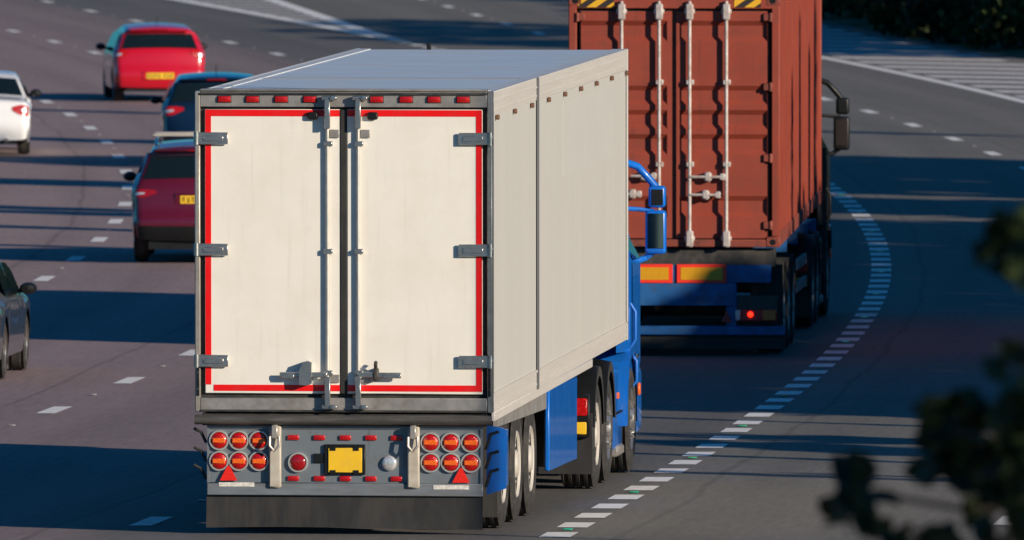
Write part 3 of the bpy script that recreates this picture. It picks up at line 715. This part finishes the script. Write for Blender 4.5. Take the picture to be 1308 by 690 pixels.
for s in (-1, 1):
    cb('corner_post', (min(s * 1.125, s * CW), max(s * 1.125, s * CW), .0, .14, .12, CH - .12), 'container', bev=.01)
    cb('corner_post', (min(s * 1.125, s * CW), max(s * 1.125, s * CW), CL - .14, CL, .12, CH - .12), 'container', bev=.01)
    for y0 in (-.004, CL - .174):
        for z0 in (-.004, CH - .118):
            c_ = cb('corner_casting', (min(s * 1.06, s * (CW + .004)), max(s * 1.06, s * (CW + .004)), y0, y0 + .178, z0, z0 + .122), 'container_dark', bev=.012)
            if y0 < 0: obj('casting_hole', MB().lathe([(.035, 0), (.035, -.003), (0, -.003)], (s * 1.14, y0, z0 + .06), 'y', 12), 'black', c_)
    # corrugated side wall
    n = 22; P_ = (CL - .28) / n; mb = MB(); V = []
    for k in range(n):
        y0 = .14 + k * P_
        for (f, dx) in ((0, 0), (.25, 0), (.5, .036), (.75, .036)): V.append((y0 + f * P_, dx))
    V.append((CL - .14, 0))
    lo_ = [mb.bm.verts.new((s * (CW - .01 - dx), y_, .16)) for y_, dx in V]; hi_ = [mb.bm.verts.new((s * (CW - .01 - dx), y_, CH - .06)) for y_, dx in V]
    for k in range(len(V) - 1): mb.bm.faces.new((lo_[k], lo_[k + 1], hi_[k + 1], hi_[k]))
    obj('side_wall', mb, 'container', cn, smooth=20)
    cb('bottom_rail', (min(s * (CW - .06), s * CW), max(s * (CW - .06), s * CW), .175, CL - .175, .0, .16), 'container_dark')
    cb('top_rail', (min(s * (CW - .06), s * CW), max(s * (CW - .06), s * CW), .175, CL - .175, CH - .06, CH), 'container')
cb('roof', (-1.155, 1.155, .12, CL - .1, CH - .05, CH - .01), 'container')
cb('front_wall', (-1.12, 1.12, CL - .08, CL - .04, .1, CH - .06), 'container')
cb('floor', (-1.15, 1.15, .13, CL - .1, .03, .12), 'dark_steel')

# skeletal trailer under it
for s in (-1, 1): box('chassis_beam', (min(s * .40, s * .55), max(s * .40, s * .55), .15, 12.6, .88, 1.255), 'dull_blue', ct)
box('rear_bolster', (-1.16, 1.16, .10, .42, 1.03, 1.24), 'dark_steel', ct)
cbm = box('rear_crossbeam', (-1.18, QX(940), .02, .09, QZ(393), QZ(364) + .0, ), 'dull_blue', ct)
box('upper_crossbeam', (-1.18, QX(985), .03, .09, QZ(363.5), QZ(341)), 'dull_blue', ct)
yel = mat('yellow_reflector', (.62, .30, .01), .35, var=.06, scale=20); ored = mat('fluorescent_red', (.85, .04, .02), .4, var=.05, scale=20)
for u0, u1 in ((794 - 64 + 0, 794), (797, 859), (864.5, 928)):
    bdq = obj('marker_board', MB().box(QX(u0), QX(u1), .006, .0285, QZ(364), QZ(340), bev=.003), ored, ct)
    obj('marker_centre', MB().box(QX(u0 + 5), QX(u1 - 5), .002, .0058, QZ(360), QZ(344)), yel, bdq)
bm_ = box('under_run_bar', (-1.2, QX(1003), .05, .15, QZ(431), QZ(419)), 'dull_blue', ct, bev=.01)
box('under_run_flap', (-1.2, QX(1003), .10, .115, QZ(449), QZ(431.3)), 'flap', ct)
for s in (-1, 1):
    br = box('bumper_bracket', (min(s * .60, s * .72), max(s * .60, s * .72), .06, .14, QZ(418.5), QZ(364)), 'dull_blue', ct)
    lmp = obj('tail_lamp', MB().box(min(s * QX(940), s * QX(993)), max(s * QX(940), s * QX(993)), .0, .06, QZ(412.5), QZ(397.5), bev=.008), 'red', ct)
    x0 = QX(940)
    obj('reversing_lens', MB().box(min(s * (x0 - .004), s * (x0 + .05)), max(s * (x0 - .004), s * (x0 + .05)), -.008, .0, QZ(411.5), QZ(398.5), bev=.004), 'clear', lmp)
    obj('lit_lens', MB().lathe([(.032, 0), (.032, -.008), (0, -.014)], (s * (x0 + .17), 0, QZ(404)), 'y', 14), 'red_lit', lmp)
    obj('indicator_lens', MB().box(min(s * (x0 + .31), s * (x0 + .46)), max(s * (x0 + .31), s * (x0 + .46)), -.008, .0, QZ(411.5), QZ(398.5), bev=.004), 'orange', lmp)
    obj('reflector_triangle', MB().prism([(s * .545, QZ(414)), (s * .665, QZ(414)), (s * .605, QZ(399))], .02, .0595, 'xz'), 'red', ct)
    box('lamp_bracket', (min(s * .68, s * 1.19), max(s * .68, s * 1.19), .065, .11, QZ(415), QZ(380)), 'dark_steel', ct)
    for yy in (1.2, 2.51, 3.82):
        truck_wheel(ct, s, yy, False, x=1.06)
        obj('mudguard', MB().grid(lambda a, b: (s * (.85 + .38 * b), yy + .58 * math.cos(R(15 + 150 * a)), .5 + .57 * math.sin(R(15 + 150 * a))), 14, 1), 'rubber', ct)
    box('mud_flap', (min(s * .86, s * 1.23), max(s * .86, s * 1.23), .55, .565, .10, 1.05), 'flap', ct, bev=.003)
    box('side_guard', (min(s * 1.14, s * 1.19), max(s * 1.14, s * 1.19), 4.8, 8.4, .55, .67), 'galv', ct)
    box('side_guard', (min(s * 1.14, s * 1.19), max(s * 1.14, s * 1.19), 4.8, 8.4, .82, .94), 'galv', ct)
    box('landing_gear', (min(s * .80, s * .93), max(s * .80, s * .93), 8.9, 9.05, .25, 1.25), 'galv', ct)
for yy in (1.2, 2.51, 3.82): obj('axle', MB().path([(-1.0, yy, .505), (1.0, yy, .505)], .075, 12), 'dark_steel', ct)
for yy in (3.5, 6.5, 9.5, 12.0): box('cross_member', (-1.15, 1.15, yy, yy + .18, 1.10, 1.25), 'dull_blue', ct)
p = along(F2, 8.5)
tractor('tractor_unit', 'dark lorry cab with black mirrors in front of the red container', 'black', frame(p.x, p.y, HEAD2 + .0), chrome=False)

# ------------------------------------------------------------------ cars
def dense(pts, step=.05):
    out = []
    n = len(pts)
    for i in range(n - 1):
        p0, p1, p2, p3 = pts[max(i - 1, 0)], pts[i], pts[i + 1], pts[min(i + 2, n - 1)]
        k = max(2, int(math.dist(p1, p2) / step))
        for j in range(k):
            t = j / k
            f = lambda a, b, c, d: .5 * (2 * b + (c - a) * t + (2 * a - 5 * b + 4 * c - d) * t * t * .85 + (-a + 3 * b - 3 * c + d) * t ** 3 * .85) if False else b + (c - b) * (t * .5 + .5 * t * t * (3 - 2 * t)) if False else b + (c - b) * t
            out.append((f(p0[0], p1[0], p2[0], p3[0]), f(p0[1], p1[1], p2[1], p3[1])))
    out.append(pts[-1])
    for _ in range(2):
        out = [out[0]] + [((a[0] + 2 * b[0] + c[0]) / 4, (a[1] + 2 * b[1] + c[1]) / 4) for a, b, c in zip(out, out[1:], out[2:])] + [out[-1]]
    return out
def car(name, label, paint, mtx, profile, hw, belt, axles, wr, rear_glass, lamps, plate_z, side_glass, sill=.24, r=.11, tumble=.42, lower=None,
        wiper=True, plate_col='plate', roof_bars=False, spoiler=None, lamp_col='red', exhaust=False, rim_c='silver_rim'):
    t = thing(name, label, 'car', mtx=mtx)
    P = dense(profile); N = len(P); Ln = max(p[0] for p in P)
    def W(y, z):
        k = hw
        e = max(0, y - (Ln - .9)) / .9; k -= .16 * e * e
        e = max(0, .5 - y) / .5; k -= .05 * e * e
        if z > belt: k -= (z - belt) * tumble
        elif z < .45: k -= (.45 - z) * .12
        return k
    def bot(y):
        z = sill
        for a in axles:
            q = wr + .055
            if abs(y - a) < q: z = max(z, wr + math.sqrt(q * q - (y - a) ** 2))
        return z
    def nrm(i):
        a, b = P[max(i - 1, 0)], P[min(i + 1, N - 1)]
        dx, dz = b[0] - a[0], b[1] - a[1]; l = math.hypot(dx, dz) or 1
        return dz / l, -dx / l                      # inward
    def pt(u, c):
        i = min(max(u, 0), N - 1); i0 = int(i); i1 = min(i0 + 1, N - 1); f = i - i0
        y = P[i0][0] * (1 - f) + P[i1][0] * f; z = P[i0][1] * (1 - f) + P[i1][1] * f
        n0, n1 = nrm(i0), nrm(i1); ny, nz = n0[0] * (1 - f) + n1[0] * f, n0[1] * (1 - f) + n1[1] * f
        s = 1 if c >= 0 else -1; a = abs(c); w_ = W(y, z); ins = 1 - .0
        if a <= .7:
            x = (w_ - r) * a / .7; k = .05 * (x / w_) ** 2
            return Vector((s * x, y + ny * k, z + nz * k))
        k0 = .05 * ((w_ - r) / w_) ** 2
        if a <= .85:
            th = (a - .7) / .15 * math.pi / 2
            k = k0 + r * (1 - math.cos(th)); return Vector((s * (w_ - r + r * math.sin(th)), y + ny * k, z + nz * k))
        k = k0 + r; ye, ze = y + ny * k, z + nz * k; zb = min(bot(ye), ze - .01); f2 = (a - .85) / .15
        zz = ze + (zb - ze) * f2
        wx = W(ye, zz); sh = 0.012 * math.exp(-((zz - belt + .12) / .05) ** 2)
        return Vector((s * (min(wx, hw) + (w_ - W(y, ze)) * (1 - f2) * .0 + sh), ye, zz))
    cs = [-1 + .15 * k / 7 for k in range(7)] + [-.85 + .15 * k / 5 for k in range(5)] + [-.7 + 1.4 * k / 10 for k in range(10)] + [.7 + .15 * k / 5 for k in range(5)] + [.85 + .15 * k / 7 for k in range(8)]
    mb = MB(); V = [[mb.bm.verts.new(pt(i, c)) for c in cs] for i in range(N)]
    for i in range(N - 1):
        for j in range(len(cs) - 1):
            try: mb.bm.faces.new((V[i][j], V[i + 1][j], V[i + 1][j + 1], V[i][j + 1]))
            except ValueError: pass
    body = obj('body', mb, paint, t, smooth=45)
    def uz(z):                                      # profile index at height z on the rear
        for i in range(N - 1):
            if P[i][1] <= z <= P[i + 1][1]: return i + (z - P[i][1]) / max(1e-6, P[i + 1][1] - P[i][1])
        return 0
    def patch(nm, u0, u1, c0, c1, m, off=.006, par=body, nu=6, nv=10, taper=0.0):
        def fn(a, b):
            k = 1 - taper * (1 - math.sin(math.pi / 2 * min(1, b * 1.5 + .05))) - .5 * (taper > 0) * max(0, (b - .8) / .2) ** 2
            u = (u0 + u1) / 2 + (u1 - u0) * (a - .5) * k + (u1 - u0) * .22 * (1 - b) * (taper > 0); c = c0 + (c1 - c0) * b; e = .02
            p = pt(u, c); d1 = pt(u + .3, c) - pt(u - .3, c); d2 = pt(u, c + e) - pt(u, c - e)
            n = d2.cross(d1)
            if n.length < 1e-9: return p
            n.normalize()
            if n.dot(p - Vector((0, Ln * .5, .6))) < 0: n = -n
            return p + n * off
        return obj(nm, MB().grid(fn, nu, nv), m, par, smooth=60)
    patch('rear_window', uz(rear_glass[0]), uz(rear_glass[1]), -.72, .72, 'glass', nv=16)
    for s in (-1, 1):
        z0, z1, c0, c1 = lamps
        lp = patch('tail_lamp', uz(z0), uz(z1), s * c0, s * c1, lamp_col, .010, taper=.75)
        zc = z0 + (z1 - z0) * .55
        patch('reversing_lens', uz(z0 + (z1 - z0) * .40), uz(z0 + (z1 - z0) * .68), s * (c0 + (c1 - c0) * .45), s * (c0 + (c1 - c0) * .80), 'clear', .015, par=lp, taper=.4)
    if lower: patch('rear_bumper', uz(lower[0]), uz(lower[1]), -.845, .845, 'black', .008, nv=18)
    # rear number plate, with its recess
    yp = pt(uz(plate_z), 0).y
    rc = obj('plate_recess', MB().box(-.34, .34, yp - .006, yp + .05, plate_z - .085, plate_z + .085, bev=.012), paint, body)
    obj('number_plate', MB().box(-.26, .26, yp - .016, yp - .0065, plate_z - .056, plate_z + .056, bev=.003), plate_col, rc)
    chars = MB()
    for k in range(7):
        x = -.215 + k * .066 + (.03 if k > 3 else 0)
        chars.box(x - .018, x - .008, yp - .0185, yp - .0162, plate_z - .036, plate_z + .036).box(x + .008, x + .018, yp - .0185, yp - .0162, plate_z - .036, plate_z + .036).box(x - .007, x + .007, yp - .0185, yp - .0162, plate_z + (-.036 if k % 2 else .022), plate_z + (-.022 if k % 2 else .036))
    obj('plate_characters', chars, 'black', rc)
    for s in (-1, 1):                               # side windows follow the tumblehome
        for (ya, yb) in side_glass:
            def sg(a, b):
                y = ya + (yb - ya) * a
                top = max((q[1] for q in P if abs(q[0] - y) < .08), default=1.3) - r - .03
                top = min(top, max(q[1] for q in P) - .13)
                top = max(top, belt + .03)
                z = belt + .015 + (top - belt - .015) * b
                return (s * (min(W(y, z), hw) + .006), y, z)
            obj('side_window', MB().grid(sg, 10, 4), 'glass', body)
        obj('mirror', MB().lathe([(.0, -.09), (.06, -.075), (.085, -.02), (.085, .03), (.06, .05), (0, .05)], (0, 0, 0), 'y', 14), 'black', body, loc=(s * (hw + .10), side_glass[-1][1] - .12, belt + .06)).scale = (1.15, 1, .8)
        obj('mirror_stalk', MB().path([(s * (hw - .06), side_glass[-1][1] - .12, belt + .02), (s * (hw + .06), side_glass[-1][1] - .12, belt + .04)], .025, 8), 'black', body)
        obj('door_handle', MB().box(min(s * (hw - .01), s * (hw + .02)), max(s * (hw - .01), s * (hw + .02)), side_glass[0][1] - .28, side_glass[0][1] - .10, belt - .13, belt - .10, bev=.008), paint, body)
        for a in axles:
            wh = obj('wheel', wheel_meshes(wr, .205, wr * .64, True), 'tyre', t, loc=(s * (hw - .115), a, wr + .003), rot=(0, 0, 0 if s > 0 else math.pi))
            rm = MB().lathe([(wr * .65, -.08), (wr * .655, .085), (wr * .60, .09), (wr * .56, .05), (wr * .5, -.02)], (0, 0, 0), 'x', 28)
            for k in range(7):
                q = 2 * math.pi * k / 7
                tmp = bmesh.new(); bmesh.ops.create_cube(tmp, size=1)
                rm.merge(tmp, Matrix.Rotation(q, 4, 'X') @ Matrix.Translation((.06, 0, wr * .33)) @ Matrix.Diagonal((.03, .055, wr * .56, 1)))
            rm.lathe([(.07, .03), (.07, .08), (.05, .09), (0, .09)], (0, 0, 0), 'x', 16)
            obj('rim', rm, rim_c, wh)
    obj('underbody', MB().box(-hw + .23, hw - .23, .12, Ln - .25, .20, .42), 'black', t)
    if wiper: obj('rear_wiper', MB().path([(0, pt(uz(rear_glass[0]), 0).y - .012, rear_glass[0] + .01), (.25, pt(uz(rear_glass[0] + .05), 0).y - .022, rear_glass[0] + .05)], .008, 6), 'black', body)
    if spoiler:
        obj('roof_spoiler', MB().box(-hw + .30, hw - .30, spoiler[0], spoiler[0] + .26, spoiler[1], spoiler[1] + .035, bev=.012), paint, body)
        obj('brake_lamp', MB().box(-.16, .16, spoiler[0] - .006, spoiler[0] + .02, spoiler[1] + .006, spoiler[1] + .028, bev=.004), 'deep_red', body)
    obj('aerial', MB().path([(0, 1.0, max(q[1] for q in P) - .03), (0, .88, max(q[1] for q in P) + .14)], .006, 6), 'black', body)
    if exhaust: obj('exhaust_pipe', MB().lathe([(.04, .12), (.04, -.03), (.03, -.03), (.03, .08)], (hw * .55, .05, .27), 'y', 12), 'chrome', body)
    if roof_bars:
        zt = max(q[1] for q in P)
        for s in (-1, 1): obj('roof_rail', MB().path([(s * .60, .55, zt - .05), (s * .60, .7, zt + .035), (s * .60, 2.2, zt + .035), (s * .60, 2.4, zt - .05)], .018, 8), 'chrome', body)
        for yy in (.85, 1.75):
            obj('roof_bar', MB().box(-.66, .66, yy, yy + .09, zt + .06, zt + .10, bev=.012), 'white_rim', body)
    return t
hatch = [(.05, .27), (.0, .38), (-.01, .52), (.01, .62), (.06, .68), (.08, .80), (.11, .96), (.16, 1.02), (.33, 1.30), (.30, 1.345), (.42, 1.40), (.9, 1.45), (1.6, 1.465), (2.3, 1.40), (3.05, .99), (3.5, .88), (3.85, .76), (3.98, .58), (4.0, .4), (3.95, .25)]
car('hatchback_car', 'bright red hatchback with yellow number plate, furthest car up the road', 'red_paint', frame(-6.62, 286.5, -.092), hatch, .865, .93, (.66, 3.18), .31,
    (1.02, 1.29), (.80, .99, .56, .845), .50, ((.65, 1.45), (1.5, 2.55)), spoiler=(.22, 1.335), lamp_col='red')
suv = [(.05, .32), (.0, .42), (-.02, .56), (.0, .66), (.06, .72), (.08, .9), (.12, 1.08), (.16, 1.15), (.36, 1.50), (.32, 1.545), (.45, 1.60), (1.0, 1.655), (1.9, 1.66), (2.6, 1.56), (3.35, 1.14), (3.8, 1.05), (4.4, .92), (4.6, .72), (4.64, .5), (4.6, .3)]
car('suv_car', 'dark maroon sports utility car with silver roof bars beside the white trailer', 'maroon', frame(-4.27, 207.7, .005), suv, .925, 1.06, (.92, 3.6), .36,
    (1.17, 1.48), (.90, 1.02, .52, .845), .88, ((.6, 1.2), (1.25, 2.0), (2.05, 2.9)), sill=.30, lower=(.30, .52), roof_bars=True, lamp_col='deep_red', spoiler=(.24, 1.53))
mpv = [(.05, .27), (.0, .40), (-.01, .56), (.04, .66), (.07, .8), (.10, 1.0), (.14, 1.05), (.28, 1.38), (.26, 1.43), (.38, 1.48), (.9, 1.52), (1.6, 1.53), (2.3, 1.46), (3.2, 1.04), (3.6, .95), (4.1, .82), (4.28, .62), (4.3, .4), (4.25, .25)]
car('estate_car', 'navy blue car mostly hidden behind the top left corner of the trailer', 'navy', frame(-4.86, 250.5, -.028), mpv, .895, .98, (.75, 3.4), .32,
    (1.08, 1.37), (.84, 1.0, .50, .845), .72, ((.6, 1.3), (1.35, 2.6)), spoiler=(.18, 1.42))
saloon = [(.06, .26), (.0, .38), (-.02, .52), (.0, .62), (.03, .66), (.05, .82), (.10, .93), (.18, .965), (.55, .985), (.80, 1.01), (1.30, 1.30), (1.55, 1.375), (2.0, 1.41), (2.5, 1.39), (3.35, .99), (3.9, .92), (4.6, .78), (4.82, .60), (4.86, .42), (4.8, .24)]
car('saloon_car', 'white saloon with rounded red tail lamp cut by the left edge of the picture', 'white_car', frame(-9.0, 256.0, -.036), saloon, .905, .93, (1.0, 3.85), .32,
    (1.03, 1.30), (.68, .86, .55, .845), .60, ((1.0, 1.9), (1.95, 2.8)), wiper=False, exhaust=True)
car('saloon_car', 'dark grey saloon with pale alloy wheels entering at the left edge, nearest car', 'grey_car', frame(-6.56, 167.6, .056), saloon, .90, .90, (1.05, 3.75), .325,
    (1.03, 1.30), (.70, .86, .55, .845), .60, ((1.0, 1.9), (1.95, 2.8)), wiper=False)

# ------------------------------------------------------------------ foliage
def leaves(mb, c, rad, n, size, shell=.55, flat=1.0, rng=random):
    c = Vector(c)
    for _ in range(n):
        d = Vector((rng.gauss(0, 1), rng.gauss(0, 1), rng.gauss(0, 1))).normalized()
        k = shell + (1 - shell) * rng.random() ** .6
        p = c + Vector((d.x * rad[0], d.y * rad[1], d.z * rad[2])) * k
        leaf(mb, p, size * rng.uniform(.7, 1.3), rng)
def leaf(mb, p, s, rng=random):
    a = Vector((rng.gauss(0, 1), rng.gauss(0, 1), rng.gauss(0, .6))).normalized()
    b = a.orthogonal(); b.rotate(Matrix.Rotation(rng.random() * 6.28, 3, a)); n = a.cross(b)
    pts = [(-.5, 0, 0), (-.15, .32, .05), (.3, .26, .04), (.55, 0, -.03), (.3, -.26, .04), (-.15, -.32, .05)]
    vs = [mb.bm.verts.new(p + (a * u + b * v + n * w_) * s) for u, v, w_ in pts]
    mb.bm.faces.new(vs)
def shrub(o, y, h, wd, label, m, n=2600):
    o -= .55; b = rp(o, y, -.0, True); b.z = gz(y) + grise(o)
    t = thing('shrub', label, 'shrub', 'shrubs on the far right verge', Matrix.Translation(b))
    st = MB()
    for k in range(5):
        a = 6.28 * k / 5 + y
        st.path([(0, 0, -.05), (math.cos(a) * wd * .2, math.sin(a) * wd * .2, h * .4), (math.cos(a) * wd * .4, math.sin(a) * wd * .4, h * .8)], [.03, .02, .008], 6)
    obj('stem', st, 'bark', t)
    f = MB(); rng = random.Random(int(y * 10 + o))
    for k in range(13):
        a = rng.random() * 6.28; q = rng.random() ** .5 * wd * .55; zc = h * rng.uniform(.12, .85)
        rr = wd * rng.uniform(.22, .34)
        leaves(f, (math.cos(a) * q, math.sin(a) * q, max(zc, rr * .45)), (rr, rr, rr * .8), n // 9, .16, .35, rng=rng)
    obj('foliage', f, m, t, smooth=0)
spots = [(12.6, 321.5, 1.9, 2.4, 'leaf_shrub', 'dark shrub at the right edge, nearest of the verge shrubs'),
         (12.7, 326.5, 1.6, 2.4, 'leaf_dark', 'low blackish shrub second from the right edge beside the hatched strip'),
         (12.5, 331.5, 2.1, 2.5, 'leaf_shrub', 'tall leafy shrub third from the right edge on the verge'),
         (12.8, 336.5, 1.7, 2.4, 'leaf_olive', 'olive tinged shrub in the middle of the front verge row'),
         (12.5, 341.5, 2.0, 2.5, 'leaf_shrub', 'bushy dark shrub just left of the olive tinged one on the verge'),
         (12.7, 347.0, 1.7, 2.5, 'leaf_dark', 'blackish shrub third from the container along the verge'),
         (12.5, 353.0, 2.0, 2.6, 'leaf_shrub', 'dark shrub second from the container along the verge'),
         (12.7, 359.5, 1.9, 2.6, 'leaf_shrub', 'dark shrub right beside the container at the top of the verge'),
         (15.6, 330, 2.2, 2.8, 'leaf_olive', 'pale olive shrub behind the steel barrier at the top right'),
         (15.4, 337, 1.9, 2.8, 'leaf_shrub', 'large green shrub behind the steel barrier left of the pale olive one')]
for o, y, h, wd, m, lb in spots: shrub(o, y, h, wd, lb, m)
# steel safety barrier along the verge
b0 = rp(14.0, 312, 0, True); b0.z = gz(312)
bar = thing('safety_barrier', 'grey blue steel safety barrier running behind the verge shrubs', 'barrier', mtx=Matrix.Translation(b0))
mb = MB(); prv = [(0, 0), (.04, .06), (.04, .10), (0, .155), (.04, .21), (.04, .25), (0, .31)]
pts_ = [300 + 3 * k for k in range(24)]
rows = []
for y in pts_:
    q = rp(14.0, y, 0, True); q.z = gz(y) + grise(14.0) + .45
    rows.append([mb.bm.verts.new(Vector((q.x - dx, q.y, q.z + dz)) - b0) for dx, dz in prv])
for A, B in zip(rows, rows[1:]):
    for j in range(len(prv) - 1): mb.bm.faces.new((A[j], A[j + 1], B[j + 1], B[j]))
obj('rail', mb, mat('barrier_steel', (.32, .36, .40), .45, metal=.5, var=.1), bar)
for y in pts_:
    q = rp(14.06, y, 0, True); q.z = gz(y) + grise(14.06); q -= b0
    obj('post', MB().box(q.x, q.x + .06, q.y - .05, q.y + .05, q.z - .1, q.z + .78), 'galv', bar)

# overhanging roadside tree close to the bridge: its branch tips hang into the lower right of the view
TY = 43.0; KP = FPX / TY
tx, tz = 7.6, gz(40) + .3
tree = thing('roadside_tree', 'out of focus dark tree branches hanging in at the lower right', 'tree', mtx=Matrix.Translation((tx, 40.5, tz)))
T0 = Vector((tx, 40.5, tz))
def fp(u, v, dy=0.0):
    d = TY + dy; Dv = (v - 345) / FPX * d
    return Vector(((u - 654) / FPX * d, d, HC - d * SP - Dv)) - T0
tk = MB().path([(0, 0, -.4), (.05, .05, 1.6), (-.1, .15, 3.4), (.1, .2, 5.2), (.0, .1, 7.4), (.1, 0, 9.0)], [.26, .22, .18, .13, .08, .03], 12)
obj('trunk', tk, 'bark', tree)
lf = MB(); br = MB(); rng = random.Random(5)
limb_starts = [(-.1, .15, 2.6), (-.1, .15, 3.1), (.05, .2, 4.2)]
ends = [fp(1330, 640), fp(1330, 560, .3), fp(1340, 330, .6)]
for st, en in zip(limb_starts, ends):
    a = Vector(st); mid = (a + en) / 2 + Vector((0, 0, .5))
    br.path([a, (a + mid) / 2 + Vector((0, 0, .2)), mid, (mid + en) / 2 + Vector((0, 0, .12)), en], [.09, .07, .05, .03, .014], 8)
sprays = [  # twig path, number of leaves
    ([(1330, 640), (1245, 655), (1165, 640), (1090, 625), (1066, 612)], None),
    ([(1330, 560), (1260, 560), (1200, 545)], None),
    ([(1330, 600), (1250, 620), (1235, 680)], None),
    ([(1340, 330), (1300, 325), (1272, 318)], None),
    ([(1340, 470), (1305, 468)], None),
    ([(1330, 660), (1300, 690), (1275, 720)], None), ([(1200, 720), (1160, 690), (1128, 690)], None)]
for path_, _ in sprays:
    P3 = [fp(u, v, rng.uniform(-.3, .3)) for u, v in path_]
    br.path(P3, [.012 - .008 * k / max(1, len(P3) - 1) for k in range(len(P3))], 6)
clumps = [((1084, 622), 22, 7), ((1108, 630), 16, 5), ((1074, 600), 8, 2), ((1076, 642), 12, 3), ((1135, 642), 10, 3), ((1078, 668), 7, 2), ((1115, 662), 8, 2), ((1098, 604), 8, 2),
          ((1215, 550), 34, 18), ((1262, 572), 52, 40), ((1300, 555), 46, 40), ((1188, 596), 16, 6), ((1186, 530), 14, 4), ((1238, 612), 42, 24), ((1252, 662), 20, 8), ((1262, 690), 12, 4), ((1300, 625), 34, 20),
          ((1240, 520), 18, 5), ((1284, 318), 24, 12), ((1302, 285), 24, 10), ((1305, 345), 22, 9), ((1262, 335), 8, 2), ((1300, 465), 24, 12), ((1275, 470), 8, 2), ((1308, 500), 22, 10), ((1145, 690), 20, 7), ((1175, 698), 18, 6), ((1130, 672), 8, 2), ((1215, 692), 24, 8), ((1300, 685), 30, 12)]
for (u, v), rpx, n in clumps:
    for _ in range(n):
        a = rng.random() * 6.28; q = rng.random() ** .5 * rpx
        leaf(lf, fp(u + math.cos(a) * q, v + math.sin(a) * q, rng.uniform(-.5, .5)), .105 * rng.uniform(.7, 1.25), rng)
for k in range(60):                               # the crown proper, right of the view
    a = rng.random() * 6.28; q = rng.random() ** .5 * 3.6; z = rng.uniform(2.4, 9.2); q *= math.sqrt(max(.1, 1 - ((z - 5.2) / 4.6) ** 2))
    c = Vector((.4 + q * math.cos(a), q * math.sin(a) - .6, z))
    if c.x + tx < 3.0: c.x = 3.0 - tx + abs(rng.gauss(0, .4))
    leaves(lf, c, (.85, .85, .7), 130, .13, .3, rng=rng)
for k in range(16):
    c = Vector((-5.0 + rng.uniform(0, 1.9) + .65, rng.uniform(-2.6, -.4), rng.uniform(2.6, 5.6)))
    leaves(lf, c, (.4, .4, .4), 60, .12, .2, rng=rng)
obj('branch', br, 'bark', tree)
obj('crown', lf, 'leaf_dark', tree, smooth=0)

# belt of trees and hedge along the right verge, out of the picture, whose shade lies across the road
belt = MB(); rng = random.Random(11)
def hedge_tree(y, o, h, wd, n, base=.3):
    b = rp(o, y, 0); b.z = gz(y) + grise(o)
    belt.path([b, b + Vector((0, 0, h * .75))], [.14, .05], 6)
    for k in range(max(3, int(h))):
        z = h * (base + (1 - base) * (k + .5) / int(h + 1)); rr = wd * (.5 - .25 * abs((k + .5) / int(h + 1) - .45))
        for q in range(2):
            c = b + Vector((rng.gauss(0, .25) * wd * .5, rng.gauss(0, .18) * wd, z))
            leaves(belt, c, (rr, rr, h / int(h + 1) * .8), n // (2 * max(3, int(h))), min(.42, .16 + wd * .2), .0, rng=rng)
def belt_h(y):
    if y < 170: return 6.65 + .25 * rng.random()
    if y < 194: return 6.9 + .6 * rng.random()
    return 6.6 + .9 * rng.random()
y = 149.5
while y < 243:
    if not (213.4 < y < 216.4 or 222.6 < y < 225.4):
        hedge_tree(y, 14.6 + .6 * rng.random(), belt_h(y), 2.4, 900, .0)
    y += 1.35
for y, h, wd in ((167.6, 8.6, .3), (169.8, 9.4, .35), (172.6, 8.8, .3), (174.4, 9.8, .4), (176.6, 9.0, .3), (230.2, 12, 1.5), (231.4, 11, 1.2), (220.4, 12.5, 1.3), (219.0, 11.5, 1.2), (208.6, 12, .9), (206.6, 12.5, 1.1), (200.4, 12, .8), (193.6, 10.6, .7), (228.3, 10.5, .6), (241, 11.5, 1.4), (238.5, 9.5, .8), (257, 13, .7)):
    hedge_tree(y, 15.2, h, wd, 1500, .3)
for y, h in ((309.5, 7.2), (312, 8.0), (315, 7.5), (318, 8.2), (321, 7.5), (324, 8.0), (328, 7.0), (332, 5.2), (336, 5.0), (341, 5), (346, 5), (352, 5)):
    hedge_tree(y, 17.6 if y < 330 else 20.5, h, 3.4, 900, .0)
for y, h, wd in ((140.4, 6.0, 1.7), (142.4, 5.6, 1.7)): hedge_tree(y, 14.8, h, wd, 700, .0)
for y, h, wd in ((137.5, 6.5, .28), (133.6, 6.0, .45), (134.2, 5.0, .3), (146.4, 6.4, .3)): hedge_tree(y, 14.8, h, wd, 300, .0)
bo = obj('roadside_wood', belt, 'leaf_belt', smooth=0); bo['kind'] = 'stuff'
bo['label'] = 'belt of leafy trees along the right verge whose shade crosses the road'; bo['category'] = 'trees'
# lamp column outside the picture: its thin shadow crosses the near carriageway
lp0 = rp(12.6, 120.5, -.02)
ln = thing('street_lamp', 'tall galvanised lamp column on the right verge beside the near carriageway', 'street lamp', mtx=Matrix.Translation(lp0))
obj('column', MB().path([(0, 0, -.1), (0, 0, 1.2), (0, 0, 1.25), (0, 0, 9.2)], [.10, .10, .07, .045], 10), 'galv', ln)
obj('arm', MB().path([(0, 0, 9.1), (-.3, 0, 9.6), (-1.6, 0, 9.8)], .035, 8), 'galv', ln)
obj('lamp_head', MB().box(-2.2, -1.5, -.14, .14, 9.74, 9.88, bev=.04), 'galv', ln)
